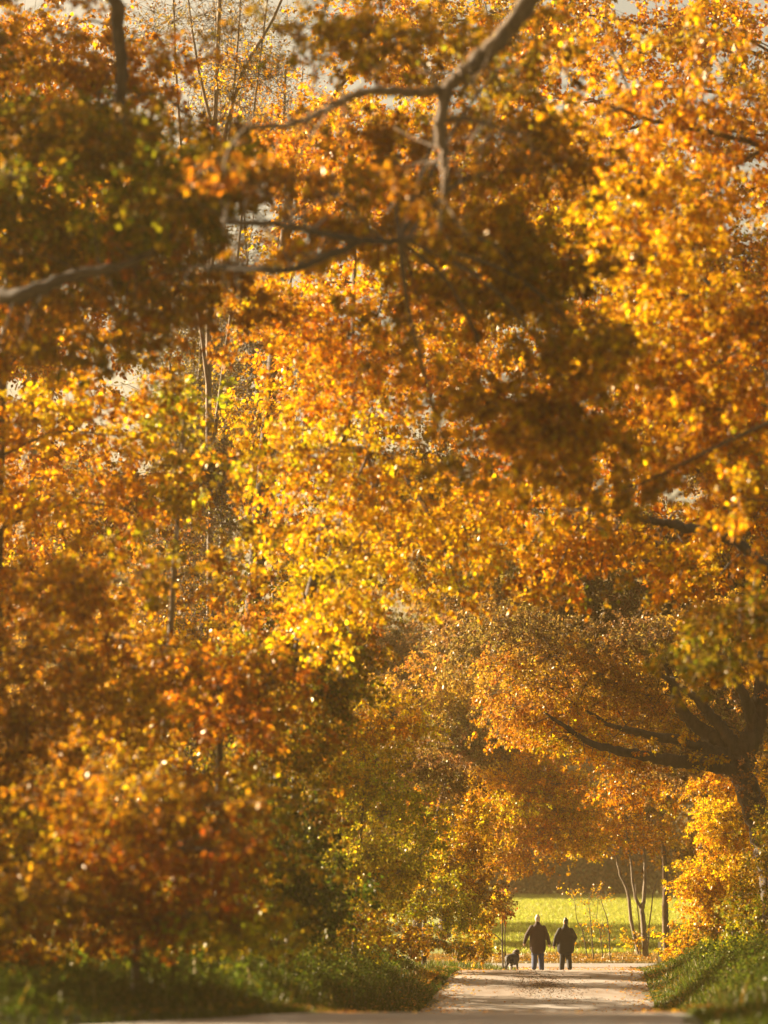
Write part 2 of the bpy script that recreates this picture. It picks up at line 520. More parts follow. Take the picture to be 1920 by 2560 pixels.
def tree(name, label, cat, root, trunk, clumps, group=None, trunk_r=0.2, leaf=0.1, six=False, bark=None, limbs=(), droop=0.35,
         per=22, twig_r=0.006, shoot=0.40, extra_stems=(), bare=False, crown_name='crown'):
    """root: (x, y); trunk: list of world points above the root; clumps: (ellipse, layers, palette); limbs: (points, r0, r1)"""
    bark = bark or M_BARK
    x, y = root
    z0 = float(ground(x, y))
    T = empty(name, (x, y, z0))
    tag(T, label, cat, group)
    tb = Tubes()
    pts = [np.array([x, y, z0 - .25])] + [np.asarray(p, float) for p in trunk]
    n = max(6, 5 * len(pts))
    P = spline(pts, n)
    rr = np.linspace(trunk_r, trunk_r * .38, n)
    rr[0] *= 1.35; rr[1] *= 1.12
    P[1:-1] += rng.normal(size=(n - 2, 3)) * trunk_r * .05
    tb.add(P, rr, 12, .06)
    skel = [P[n // 4:]]; srad = [rr[n // 4:]]
    for lp in extra_stems:
        Pl = spline(lp[0], 12); rl = np.linspace(lp[1], lp[2], 12)
        Pl[1:-1] += rng.normal(size=(10, 3)) * lp[1] * .15
        tb.add(Pl, rl, 9, .05); skel.append(Pl[3:]); srad.append(rl[3:])
    link('trunk', tb.mesh('trunk'), bark, T)
    for lp in limbs:
        tl = Tubes()
        nn = max(12, 7 * len(lp[0]))
        Pl = spline(lp[0], nn); rl = np.linspace(lp[1], lp[2], nn)
        Pl[1:-1] += rng.normal(size=(nn - 2, 3)) * np.minimum(rl[1:-1, None] * .16, .02)
        rl = rl * (1 + .10 * np.sin(np.arange(nn) * 2.4 + rng.uniform(0, 6)) + rng.uniform(-.06, .10, nn))
        tl.add(Pl, rl, 14, .10)
        for q in range(2 * len(lp[0])):                             # side twigs on the limb
            a_ = int(rng.integers(nn // 3, nn - 1)); d_ = norm(rng.normal(size=3) + np.array([-.3, 0, .1]))
            e_ = Pl[a_] + d_ * rng.uniform(.4, 1.3)
            tl.add(spline([Pl[a_], (Pl[a_] + e_) / 2 + rng.normal(size=3) * .07, e_ - UPV * .1], 5), np.linspace(min(.018, rl[a_] * .5), .004, 5), 5); skel.append(Pl[2:]); srad.append(rl[2:])
        link('limb', tl.mesh('limb'), lp[3] if len(lp) > 3 else bark, T)
    br = Tubes()
    LV = Leaves(six)
    for e, layers, pal in clumps:
        c, rad = px_ellipse(e) if len(e) == 6 else (np.array(e[:3], float), np.array(e[3:6], float))
        S = np.concatenate(skel); SR = np.concatenate(srad)
        # a limb to the clump
        dist = np.linalg.norm(S - c, axis=1) + .35 * np.maximum(0, S[:, 2] - c[2])
        a = int(np.argmin(dist))
        A = S[a]
        L = np.linalg.norm(c - A)
        mid = (A + c) / 2 + UPV * L * .10 + rng.normal(size=3) * L * .06
        Pb = spline([A, mid, c], 9)
        r0 = min(SR[a] * .7, .012 + L * .008)
        rb = np.linspace(r0, max(.014, r0 * .35), 9)
        br.add(Pb, rb, 6)
        local = [Pb[3:]]; lr = [rb[3:]]
        # sub branches
        larea = 0.5 * leaf * leaf * .8
        area = math.pi * rad[0] * rad[2]
        NL = int(layers * area / larea * .8 * DENS)
        ns = max(3, NL // per)
        nsub = int(np.clip(ns / 26, 5, 44))
        q = norm(rng.normal(size=(nsub, 3))) * (rng.uniform(0.0, 1, (nsub, 1)) ** (1 / 2.4)) * rng.uniform(.8, 1.2, (nsub, 1))
        subs = c + q * rad
        order = np.argsort(np.linalg.norm(subs - c, axis=1))
        for k in order:
            Sl = np.concatenate(local); Sr = np.concatenate(lr)
            j = int(np.argmin(np.linalg.norm(Sl - subs[k], axis=1)))
            A = Sl[j]; L = np.linalg.norm(subs[k] - A)
            if L < .05: continue
            mid = (A + subs[k]) / 2 + UPV * L * .08 + rng.normal(size=3) * L * .1
            Pq = spline([A, mid, subs[k]], 6)
            r0 = min(Sr[j] * .8, .008 + .009 * L)
            rq = np.linspace(r0, .006, 6)
            br.add(Pq, rq, 4)
            local.append(Pq[1:]); lr.append(rq[1:])
        # shoots with leaves
        wgt = rng.uniform(.15, 1.0, nsub) ** 1.5; wgt /= wgt.sum()
        sub_of = rng.choice(nsub, ns, p=wgt)
        spread = np.maximum(rad * min(.6, 1.05 / nsub ** (1 / 3)), .2)
        ssz = (wgt * nsub) ** .4
        cen = subs[sub_of] + np.clip(rng.normal(size=(ns, 3)), -2.2, 2.2) * spread * .62 * ssz[sub_of][:, None] * np.array([1.1, 1.1, .72])
        dirn = norm((cen - subs[sub_of]) / spread * .55 + rng.normal(size=(ns, 3)) * .6 - UPV * droop + norm(cen - c) * .35)
        Ls = shoot * rng.uniform(.5, 1.3, ns) * (leaf / .1) ** .7
        A = cen - dirn * Ls[:, None] * .5
        br.twigs(A, A + dirn * Ls[:, None], twig_r)
        # connect the shoot to its sub branch
        far = rng.uniform(size=ns) < .55
        br.twigs(subs[sub_of][far], A[far], twig_r * 1.15)
        if layers > 0 and not bare:
            cnt = rng.poisson(per, ns)
            ii = np.repeat(np.arange(ns), cnt)
            nl = len(ii)
            if nl:
                t = rng.uniform(.1, 1.1, (nl, 1))
                off = norm(rng.normal(size=(nl, 3)))
                lp_ = A[ii] + dirn[ii] * Ls[ii][:, None] * t + off * leaf * rng.uniform(.1, 1.1, (nl, 1))
                ld = norm(off * .8 + dirn[ii] * .6 - UPV * rng.uniform(0, 1.1, (nl, 1)))
                ln_ = norm(rng.normal(size=(nl, 3)) * .8 + UPV * .35)
                ll = leaf * rng.uniform(.5, 1.45, nl)
                stint = np.stack([rng.uniform(.85, 1.12, nsub), rng.uniform(.72, 1.22, nsub), np.ones(nsub)], -1)
                tint = (rng.uniform(.85, 1.15, (ns, 1)) * stint[sub_of])[ii]
                LV.add(lp_, ld, ln_, ll, ll * rng.uniform(.6, .95, nl), np.clip(colours(pal, nl) * tint, .004, .85))
        if bare:
            k2 = ns * 3
            ii = rng.integers(0, ns, k2)
            A2 = A[ii] + dirn[ii] * Ls[ii][:, None] * rng.uniform(0, 1, (k2, 1))
            d2 = norm(dirn[ii] + rng.normal(size=(k2, 3)) * .7 + UPV * .3)
            br.twigs(A2, A2 + d2 * rng.uniform(.3, .8, (k2, 1)) * shoot, twig_r * .8)
    link('branches', br.mesh('branches'), M_TWIG, T)
    if LV.P:
        TOTAL[0] += LV.count()
        link(crown_name, LV.mesh(crown_name), M_LEAF, T)
    return T


def up(x, y, *hs):
    """trunk points above the root: (dx, dy, height)"""
    z = float(ground(x, y))
    return [np.array([x + h[0], y + h[1], z + h[2]]) for h in hs]


# ---- left of the road, from near to far
tree('overhanging_oak', 'near oak with shaded dark olive boughs hanging across the upper left', 'tree', (-8.2, 44),
     up(-8.2, 44, (.2, 0, 4), (.6, .2, 8), (1.0, .3, 12), (1.2, .3, 16)),
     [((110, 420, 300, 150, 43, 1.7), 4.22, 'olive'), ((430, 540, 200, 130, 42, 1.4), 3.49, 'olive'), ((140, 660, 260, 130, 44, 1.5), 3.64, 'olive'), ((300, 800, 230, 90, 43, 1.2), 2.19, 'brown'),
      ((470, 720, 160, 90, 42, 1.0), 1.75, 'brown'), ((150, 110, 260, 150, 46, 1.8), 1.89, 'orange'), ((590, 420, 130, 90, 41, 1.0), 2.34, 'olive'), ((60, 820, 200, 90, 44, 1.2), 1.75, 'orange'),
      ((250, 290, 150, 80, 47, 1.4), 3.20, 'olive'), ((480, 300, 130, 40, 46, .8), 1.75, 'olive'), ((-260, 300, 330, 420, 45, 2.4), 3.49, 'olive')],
     trunk_r=.38, leaf=.095, six=True,
     limbs=[([np.array([-7.2, 44.3, 13.2]), W(20, -260, 44.6), W(200, -220, 44.7), W(285, 0, 44.8), W(302, 160, 44.8), W(303, 285, 44.8), W(330, 330, 44.6)], .14, .07),
            ([np.array([-7.7, 44, 7.4]), W(-120, 810, 42), W(46, 742, 41), W(180, 690, 41), W(305, 664, 41), W(420, 610, 41.5)], .14, .04, M_BARK_DARK)], droop=.35)
tree('rust_beech', 'low rust red beech at the foot of the left hedge above the dark grass', 'tree', (-3.6, 44),
     up(-3.6, 44, (0, 0, .7), (.05, 0, 1.6), (.1, .1, 2.4)),
     [((330, 2190, 250, 140, 43.5, 1.2), 1.73, 'rust'), ((260, 2060, 240, 120, 44, 1.2), 1.32, 'orange'), ((480, 2090, 190, 150, 44, 1.0), 1.43, 'brown'), ((400, 2310, 230, 70, 43, .8), 2.04, 'rust'),
      ((120, 2280, 220, 90, 43, 1.0), 1.84, 'brown'), ((560, 2320, 150, 60, 43, .7), 1.63, 'lime')],
     trunk_r=.07, leaf=.08, six=True, droop=.15, per=16)
tree('hedge_hornbeam', 'leafy orange brown hornbeam at the left edge reaching halfway up', 'tree', (-6.6, 48),
     up(-6.6, 48, (.1, 0, 1.5), (.2, 0, 3.6), (.3, 0, 6.4)),
     [((90, 1900, 260, 190, 47, 1.5), 1.13, 'amber'), ((30, 1640, 260, 190, 48, 1.5), 1.13, 'amber'), ((-220, 1750, 230, 420, 47, 1.5), 1.26, 'amber'),
      ((180, 1680, 90, 200, 46.5, .9), 1.0, 'amber'), ((170, 1480, 250, 140, 49, 1.5), 0.99, 'amber'), ((-200, 2200, 240, 220, 47, 1.4), 1.66, 'olive'), ((60, 2150, 200, 160, 46, 1.2), 1.26, 'amber'), ((280, 1760, 180, 150, 48, 1.3), 0.99, 'amber')],
     trunk_r=.12, leaf=.085, six=True, droop=.2)
tree('hedge_maple', 'orange brown field maple between the rust beech and the dark alder', 'tree', (-3.0, 53),
     up(-3.0, 53, (.05, 0, 1.6), (.1, 0, 3.6), (.1, .1, 5.8)),
     [((440, 1870, 220, 190, 52, 1.5), 1.44, 'amber'), ((380, 1610, 230, 170, 53, 1.6), 1.25, 'amber'), ((560, 2090, 170, 200, 52, 1.3), 1.68, 'olive'),
      ((570, 1720, 140, 200, 53, 1.3), 1.09, 'amber'), ((600, 2270, 170, 100, 51, .9), 1.68, 'olive')],
     trunk_r=.11, leaf=.085, six=True, droop=.2)
tree('golden_maple', 'yellow orange maple crown at the left edge below the dark boughs', 'tree', (-7.6, 57),
     up(-7.6, 57, (.1, 0, 3), (.2, 0, 6), (.2, 0, 10), (.4, 0, 15)),
     [((130, 1010, 220, 120, 56, 1.9), 0.98, 'yellow'), ((300, 1090, 140, 120, 56, 1.5), 0.90, 'gold'), ((90, 1250, 230, 120, 56, 1.7), 0.90, 'yellow'),
      ((310, 1270, 120, 100, 57, 1.4), 0.75, 'orange'), ((-260, 1150, 260, 320, 57, 2.4), 1.20, 'gold'), ((200, 880, 200, 80, 56, 1.3), 0.75, 'orange'),
      ((330, 470, 210, 160, 58, 2.0), 1.50, 'orange'), ((120, 560, 230, 200, 58, 2.2), 1.65, 'gold'), ((420, 690, 160, 120, 57, 1.6), 0.90, 'brown'), ((180, 1450, 240, 120, 58, 1.6), 1.05, 'brown')],
     trunk_r=.19, leaf=.095, six=True, droop=.35)
tree('golden_oak', 'large golden oak whose bright crown fills the middle of the picture', 'tree', (-2.5, 67),
     up(-2.5, 67, (.1, 0, 3), (.4, -1, 6), (1.1, -3, 9), (1.8, -4.5, 12)),
     [((770, 1545, 110, 80, 62, 1.2), 1.2, 'yellow'), ((690, 1330, 110, 100, 60, 1.2), 1.0, 'gold'), ((760, 850, 200, 170, 60, 2.2), 1.29, 'gold'), ((930, 1010, 230, 190, 60, 2.2), 1.29, 'gold'), ((720, 1120, 180, 150, 59, 1.9), 1.22, 'gold'),
      ((900, 1270, 210, 150, 59, 1.9), 1.29, 'yellow'), ((810, 1460, 120, 110, 58, 1.2), 1.22, 'yellow'), ((1080, 1300, 200, 170, 60, 1.8), 1.22, 'yellow'),
      ((1080, 830, 180, 150, 62, 2.0), 1.22, 'gold'), ((700, 720, 130, 100, 61, 1.5), 1.09, 'yellow'), ((1000, 620, 240, 150, 63, 2.2), 1.22, 'gold'),
      ((1150, 1480, 110, 90, 60, 1.1), 0.88, 'yellow'), ((840, 330, 260, 160, 64, 2.2), 1.02, 'gold'), ((760, 1600, 110, 60, 58, .8), 0.54, 'yellow')],
     trunk_r=.2, leaf=.092, droop=.5,
     limbs=[(W(*p) if False else [W(1010, 1165, 60.5), W(950, 1140, 60), W(860, 1120, 60), W(800, 1095, 60)], .06, .025) for p in [0]])
tree('lime_tree', 'slender lime tree with bright yellow green sprays beside pale twigs', 'tree', (-4.3, 57),
     up(-4.3, 57, (.1, 0, 4), (.3, 0, 8), (.5, 0, 11.5)),
     [((470, 1000, 100, 95, 56, 1.0), 1.5, 'lime'), ((420, 1130, 80, 100, 57, .9), .9, 'lime'), ((430, 1270, 80, 130, 55.5, .9), .8, 'lime'), ((390, 1160, 70, 90, 55, .8), .7, 'yellow'), ((560, 1190, 100, 110, 57, 1.2), .5, 'lime'), ((600, 1400, 110, 130, 57, 1.2), .7, 'brown')],
     trunk_r=.08, leaf=.11, droop=.35, bark=M_BARK_PALE)
for lab, rt, hgt, cl in [
    ('tall bare grey tree with forked stem in the gap at top left', (-5.1, 84), 33,
     [((500, 1230, 100, 230, 82.6, .9), 1.0, 'dull'), ((500, 1600, 100, 170, 82.6, .9), 1.2, 'brown'), ((500, 1860, 100, 140, 82.6, .9), 1.4, 'olive'), ((480, 40, 130, 130, 84, 2.2), .25, 'dull'), ((610, 220, 120, 90, 85, 2.0), .6, 'gold')]),
    ('thin bare tree with hazy twigs behind the yellow green lime', (-6.2, 96), 27,
     [((520, 1150, 170, 220, 94, 2.6), 1.3, 'dull'), ((480, 1500, 120, 160, 94, 2.0), 1.3, 'brown'), ((520, 850, 200, 200, 96, 3.0), .7, 'dull')]),
    ('bare hazy tree with lit orange tips behind the dark boughs', (-4.0, 104), 32,
     [((640, 280, 160, 160, 104, 3.0), .5, 'pink'), ((560, 80, 200, 170, 104, 3.0), .2, 'dull'), ((400, 500, 260, 300, 104, 3.5), .7, 'dull')])]:
    x, y = rt
    tree('bare_tree', lab, 'tree', rt, up(x, y, (.2, 0, hgt * .3), (.1, .1, hgt * .55), (.3, 0, hgt * .8), (.5, 0, hgt)), cl, trunk_r=.12, leaf=.09,
         bark=M_BARK_PALE, droop=-.3, shoot=1.2, per=6, twig_r=.009,
         extra_stems=[([np.array([x + .15, y, hgt * .42]), np.array([x + .9, y + .3, hgt * .62]), np.array([x + 2.0, y, hgt * .92])], .06, .02),
                      ([np.array([x + .1, y, hgt * .5]), np.array([x - .7, y - .3, hgt * .7]), np.array([x - 1.2, y, hgt * .98])], .06, .02),
                      ([np.array([x + .15, y, hgt * .6]), np.array([x + .8, y + .2, hgt * .78]), np.array([x + 1.1, y + .5, hgt * 1.0])], .05, .02)]
         + ([([np.array([x + .3, y, 22.5]), np.array([x + .9, y, 25.4]), np.array([x + 2.0, y + .2, 27.6]), np.array([x + 2.8, y + .2, 30])], .07, .03),
             ([np.array([x + .3, y, 23.6]), np.array([x - .3, y, 26]), np.array([x - .7, y + .2, 29])], .06, .02)] if hgt == 33 else []))
tree('dark_alder', 'dark olive alder filling the shade left of the yellow green bush', 'tree', (-2.0, 65),
     up(-2.0, 65, (0, 0, 2), (.1, 0, 4.5), (.1, 0, 7.4)),
     [((760, 1680, 160, 160, 65, 1.6), 3.4, 'olive'), ((720, 1900, 140, 170, 64, 1.5), 3.6, 'olive'), ((710, 2140, 120, 170, 63, 1.2), 3.8, 'green'), ((850, 1560, 130, 90, 66, 1.2), 2.2, 'brown'),
      ((640, 1620, 110, 170, 66, 1.3), 2.5, 'brown'), ((800, 2270, 110, 90, 64, .9), 3, 'green')],
     trunk_r=.15, leaf=.09, droop=.2)
tree('hazel_bush', 'tall yellow green hazel bush in the middle of the left hedge', 'tree', (-.75, 78),
     up(-.75, 78, (.0, 0, 1.2), (.1, 0, 2.6), (.2, 0, 4.4)),
     [((900, 2010, 140, 150, 78, 1.5), 2.6, 'lime'), ((880, 2210, 130, 130, 77, 1.3), 2.6, 'lime'), ((900, 1850, 140, 110, 79, 1.3), 2.0, 'yellow'), ((1010, 2130, 90, 140, 79, 1.1), 2.2, 'lime'),
      ((840, 2320, 110, 60, 76, .8), 2.2, 'olive')],
     trunk_r=.08, leaf=.075, droop=.2)
tree('hawthorn', 'brown gold hawthorn in the left hedge just before the small dog', 'tree', (1.25, 94),
     up(1.25, 94, (.0, 0, 1.2), (.1, 0, 2.6), (.2, 0, 4.4)),
     [((1080, 2180, 90, 120, 92, 1.3), 2.2, 'lime'), ((1150, 2080, 110, 120, 94, 1.5), 2.0, 'yellow'), ((1190, 2210, 70, 90, 93, 1.0), 2.0, 'brown'), ((1110, 2300, 90, 60, 92, .9), 2.2, 'lime'), ((1045, 2345, 60, 45, 93, .7), 2.2, 'olive'), ((1140, 2370, 70, 36, 93, .7), 2.0, 'olive'),
      ((1050, 1930, 120, 110, 95, 1.5), 2.0, 'dull'), ((1185, 2320, 45, 70, 95, .7), 1.8, 'lime')],
     trunk_r=.09, leaf=.075, droop=.2)
tree('field_oak', 'orange oak across the junction spreading low boughs above the walkers', 'tree', (1.2, 124),
     up(1.2, 124, (.3, 0, 2.5), (.8, 0, 5), (1.6, .2, 8)),
     [((1260, 1990, 150, 110, 122, 2.0), 2.2, 'yellow'), ((1390, 2075, 110, 85, 122, 1.6), 1.9, 'gold'), ((1180, 1850, 160, 120, 123, 2.2), 1.8, 'dull'), ((1350, 1940, 140, 90, 123, 1.9), 1.9, 'gold'),
      ((1240, 2110, 90, 70, 122, 1.3), 1.6, 'pink'), ((1480, 2030, 110, 80, 123, 1.6), 1.5, 'gold'), ((1050, 1740, 150, 110, 123, 2.2), 1.8, 'pink'), ((1330, 2160, 90, 40, 122, .9), .7, 'gold')],
     trunk_r=.22, leaf=.09, droop=.55,
     limbs=[([W(1075, 2090, 123), W(1150, 2060, 122.5), W(1220, 2035, 122), W(1320, 2050, 122)], .07, .02)])

# an unseen shade tree, then taller trees of the avenue behind the near ones
tree('added_shade_oak', 'unseen oak added beyond the left edge to shade the dark olive boughs', 'tree', (-12.5, 50),  # out of view, added to cast shade on the olive crown
     up(-12.5, 50, (.1, 0, 4), (.4, 0, 9), (.8, 0, 13), (1.0, 0, 17)),
     [((-12.0, 50, 10, 2.8, 2.6, 2.4, 'world'), 2.0, 'olive'), ((-10.6, 50, 13, 2.8, 2.6, 2.2, 'world'), 2.2, 'olive'), ((-13.5, 51, 15, 2.8, 2.6, 2.2, 'world'), 2.0, 'brown'),
      ((-10.2, 51, 17, 2.8, 2.6, 2.0, 'world'), 2.2, 'olive'), ((-12, 49, 19.5, 2.6, 2.4, 1.6, 'world'), 1.8, 'orange')], trunk_r=.36, leaf=.105, six=True)
tree('tall_maple', 'tall orange maple behind the golden oak with its crown above it', 'tree', (-4.2, 90),
     up(-4.2, 90, (.1, 0, 5), (.3, 0, 11), (.8, 0, 18), (1.4, 0, 25)),
     [((800, 560, 190, 240, 90, 3.0), 1.58, 'orange'), ((980, 330, 220, 260, 90, 3.0), 1.58, 'gold'), ((760, 980, 200, 240, 89, 3.0), 1.58, 'gold'), ((1050, 760, 220, 260, 91, 3.0), 1.58, 'orange'),
      ((1010, 30, 230, 100, 90, 2.4), 1.3, 'orange'), ((1220, 40, 200, 110, 91, 2.4), 1.3, 'brown'), ((900, 1350, 220, 220, 90, 3.0), 1.68, 'brown'), ((660, 1560, 180, 220, 90, 2.6), 1.68, 'olive'), ((1180, 1180, 200, 200, 92, 2.8), 1.58, 'dull')],
     trunk_r=.36, leaf=.12, droop=.4)
tree('tall_beech', 'tall beech behind the yellow maple at the left, orange with gaps', 'tree', (-11.2, 80),
     up(-11.2, 80, (.1, 0, 5), (.2, 0, 11), (.4, 0, 17), (.6, 0, 23)),
     [((150, 880, 240, 240, 80, 3.0), 1.7, 'orange'), ((200, 500, 240, 240, 80, 3.0), 1.6, 'gold'), ((120, 160, 240, 220, 80, 3.0), 1.6, 'orange'), ((250, 1300, 200, 200, 80, 3.0), 1.4, 'brown'),
      ((60, 1300, 230, 240, 80, 3.0), 1.8, 'orange'), ((-250, 700, 260, 500, 80, 3.2), 1.7, 'orange'), ((430, 1680, 200, 160, 80, 2.6), 1.6, 'brown')],
     trunk_r=.34, leaf=.12, droop=.4)
tree('tall_oak', 'tall orange oak towering behind the glowing oak at the right edge', 'tree', (13.5, 76),
     up(13.5, 76, (-.1, 0, 5), (-.5, 0, 11), (-1.5, 0, 17), (-2.6, 0, 23)),
     [((1700, 330, 240, 260, 76, 3.0), 1.27, 'orange'), ((1450, 260, 200, 230, 76, 2.8), 1.19, 'orange'), ((1720, 800, 260, 260, 76, 3.0), 1.44, 'orange'), ((1450, 720, 230, 260, 77, 3.0), 1.44, 'brown'),
      ((1560, 1130, 230, 200, 77, 2.8), 1.44, 'gold'), ((1800, 1250, 200, 220, 76, 2.6), 1.44, 'orange'), ((1240, 420, 200, 260, 78, 2.8), 1.27, 'brown'), ((2080, 600, 240, 560, 76, 3.0), 1.36, 'orange'),
      ((1640, 60, 220, 120, 76, 2.6), 1.2, 'orange'), ((1860, 90, 160, 140, 76, 2.6), 1.2, 'gold'), ((1420, 30, 140, 110, 77, 2.2), 1.2, 'brown'), ((1280, 980, 200, 230, 78, 2.8), 1.45, 'brown'), ((1380, 1280, 180, 130, 78, 2.0), 1.19, 'dull')],
     trunk_r=.38, leaf=.115, droop=.45)
tree('rear_oak', 'broad hazy oak closing the view behind the spreading oak', 'tree', (15.5, 112),
     up(15.5, 112, (-.1, 0, 5), (-.5, 0, 11), (-1.2, 0, 17), (-2.0, 0, 23)),
     [((1650, 1420, 240, 200, 112, 3.2), 2.55, 'dull'), ((1400, 1420, 230, 200, 112, 3.2), 2.55, 'dull'), ((1750, 1780, 200, 200, 112, 3.0), 2.55, 'dull'), ((1520, 1650, 220, 160, 113, 3.0), 2.55, 'dull'),
      ((1700, 1000, 260, 240, 112, 3.4), 2.25, 'dull'), ((1240, 1500, 200, 170, 113, 3.0), 2.40, 'dull'), ((1850, 1500, 200, 300, 112, 3.0), 2.25, 'dull')],
     trunk_r=.36, leaf=.12, droop=.4)
HEDGE = [(-7.6, 44.5, 'hedge shrub at the far left, dark olive brown above the grass', 'olive'), (-7.2, 48, 'brown hedge shrub behind the hornbeam', 'brown'), (-6.0, 56, 'olive hedge shrub at the foot of the yellow maple', 'olive'),
         (-4.6, 63, 'dark hedge shrub at the foot of the golden oak', 'olive'), (-4.0, 72, 'olive brown hedge shrub left of the dark alder', 'olive'), (-2.6, 81, 'green brown hedge shrub behind the hazel bush', 'lime'),
         (-1.4, 89, 'brown hedge shrub at the far end between hazel and hawthorn', 'brown')]
for hx, hy, lab, pal in HEDGE:  # mostly hidden hedge shrubs, added to block low sun and fill gaps
    z = float(ground(hx, hy))
    tree('hedge_shrub', lab, 'shrub', (hx, hy), up(hx, hy, (0, 0, 1), (.1, 0, 2.2), (.1, 0, 3.6)),
         [((hx, hy, z + .7, 1.9, 1.6, .9, 'world'), 2.4, pal), ((hx + .3, hy, z + 2.0, 1.9, 1.6, 1.1, 'world'), 1.8, pal), ((hx - .3, hy, z + 3.3, 1.5, 1.4, .9, 'world'), 1.2, 'brown')],
         group='shrubs of the left hedge', trunk_r=.09, leaf=.09, droop=.2)

# ---- right of the road, from near to far
tree('roadside_oak', 'near oak whose long sunlit limb reaches down from the top edge', 'tree', (8.2, 40),
     up(8.2, 40, (-.1, 0, 4), (-.5, .2, 8.5), (-1.2, .2, 12.5), (-1.6, 0, 15)),
     [((1180, 620, 210, 140, 43, 1.5), 2.01, 'amber'), ((1340, 760, 210, 180, 43, 1.6), 2.29, 'brown'), ((1260, 1000, 180, 160, 43, 1.4), 2.01, 'amber'), ((1480, 1060, 170, 150, 44, 1.5), 2.01, 'amber'),
      ((1320, 420, 190, 170, 43, 1.5), 1.89, 'brown'), ((760, 470, 230, 100, 41, 1.2), 1.28, 'brown'), ((930, 560, 220, 90, 41, 1.2), 1.47, 'amber'), ((980, 90, 260, 120, 43, 1.6), 1.89, 'brown'),
      ((1250, 170, 160, 140, 44, 1.3), 1.62, 'brown'), ((680, 640, 140, 60, 40, .8), 0.80, 'orange'), ((1130, 1180, 110, 60, 43, .8), 0.80, 'brown'), ((1000, 380, 170, 110, 42, 1.2), 1.34, 'brown'),
      ((1110, 540, 110, 80, 38.5, .7), 1.34, 'brown'), ((1060, 820, 140, 120, 44, 1.2), 0.93, 'brown'), ((1500, 880, 120, 120, 43, 1.1), 1.34, 'amber'), ((560, 420, 110, 70, 38.5, .7), 0.87, 'brown'),
      ((1000, -350, 700, 240, 42, 2.6), 1.75, 'brown'), ((1560, 1230, 120, 80, 44, 1.0), 1.07, 'brown')],
     trunk_r=.42, leaf=.092, six=True, droop=.35,
     limbs=[([np.array([7.0, 40.2, 12.3]), np.array([5.2, 39, 14.4]), np.array([3.4, 38.2, 14.6]), W(1405, -120, 38), W(1325, 0, 38), W(1240, 108, 38), W(1170, 175, 38), W(1116, 228, 38), W(1100, 320, 38), W(1112, 400, 38), W(1113, 474, 38), W(1106, 530, 38.2), W(1120, 600, 38.6)], .18, .02, M_BARK_LIMB),
            ([W(1116, 228, 38), W(1045, 232, 38), W(960, 226, 38), W(880, 240, 38), W(810, 278, 38), W(723, 312, 38), W(631, 318, 38), W(590, 350, 38), W(567, 393, 38), W(560, 440, 38)], .07, .02, M_BARK_LIMB),
            ([W(1112, 300, 38), W(1170, 297, 38), W(1230, 315, 38), W(1285, 332, 38), W(1340, 330, 38.3)], .035, .012, M_BARK),
            ([W(1110, 560, 38.4), W(1010, 600, 40), W(900, 600, 39.5), W(781, 579, 38.5), W(690, 560, 38.5), W(600, 557, 38.5), W(560, 550, 38.6)], .055, .04, M_BARK_DARK),
            ([W(900, 600, 39.5), W(760, 665, 38.8), W(683, 676, 38.5), W(555, 668, 38.5), W(520, 672, 38.6)], .055, .04, M_BARK_DARK)])
tree('sunlit_oak', 'oak with glowing yellow orange crown along the right edge', 'tree', (9.7, 50),
     up(9.7, 50, (-.1, 0, 4), (-.3, 0, 8), (-.8, 0, 12), (-1.2, 0, 15.5)),
     [((1560, 420, 170, 140, 49, 1.7), 1.15, 'yellow'), ((1730, 560, 190, 170, 49, 1.9), 1.30, 'yellow'), ((1640, 250, 200, 130, 50, 1.7), 1.01, 'gold'), ((1830, 330, 170, 170, 50, 1.8), 1.08, 'orange'),
      ((1600, 620, 150, 130, 49, 1.5), 1.15, 'yellow'), ((1720, 810, 170, 140, 50, 1.8), 1.30, 'orange'), ((1850, 1000, 150, 170, 50, 1.8), 1.30, 'orange'), ((1870, 1250, 120, 190, 49, 1.5), 1.30, 'gold'),
      ((1640, 1010, 150, 150, 51, 1.7), 1.22, 'orange'), ((1720, 1180, 130, 110, 51, 1.4), 1.08, 'orange'), ((1500, 120, 120, 80, 51, 1.1), 0.72, 'orange'), ((1780, 100, 150, 70, 51, 1.3), 0.65, 'orange'),
      ((1500, 840, 130, 120, 50, 1.3), 1.08, 'gold'), ((2120, 700, 220, 600, 50, 2.4), 1.44, 'gold'), ((1850, 1560, 130, 100, 50, 1.2), 1.58, 'olive'), ((1720, 1640, 110, 80, 50, 1.0), 1.58, 'olive'),
      ((1870, 1650, 110, 50, 50, .8), 1.15, 'yellow')],
     trunk_r=.36, leaf=.09, six=True, droop=.5,
     limbs=[([np.array([9.0, 50, 9.8]), W(2050, 420, 50), W(1900, 365, 50), W(1790, 335, 50), W(1640, 305, 50), W(1540, 270, 49.5), W(1440, 240, 49)], .07, .018),
            ([W(2080, 300, 50), W(1900, 380, 50), W(1780, 440, 50), W(1650, 470, 50), W(1570, 520, 50)], .05, .018)])
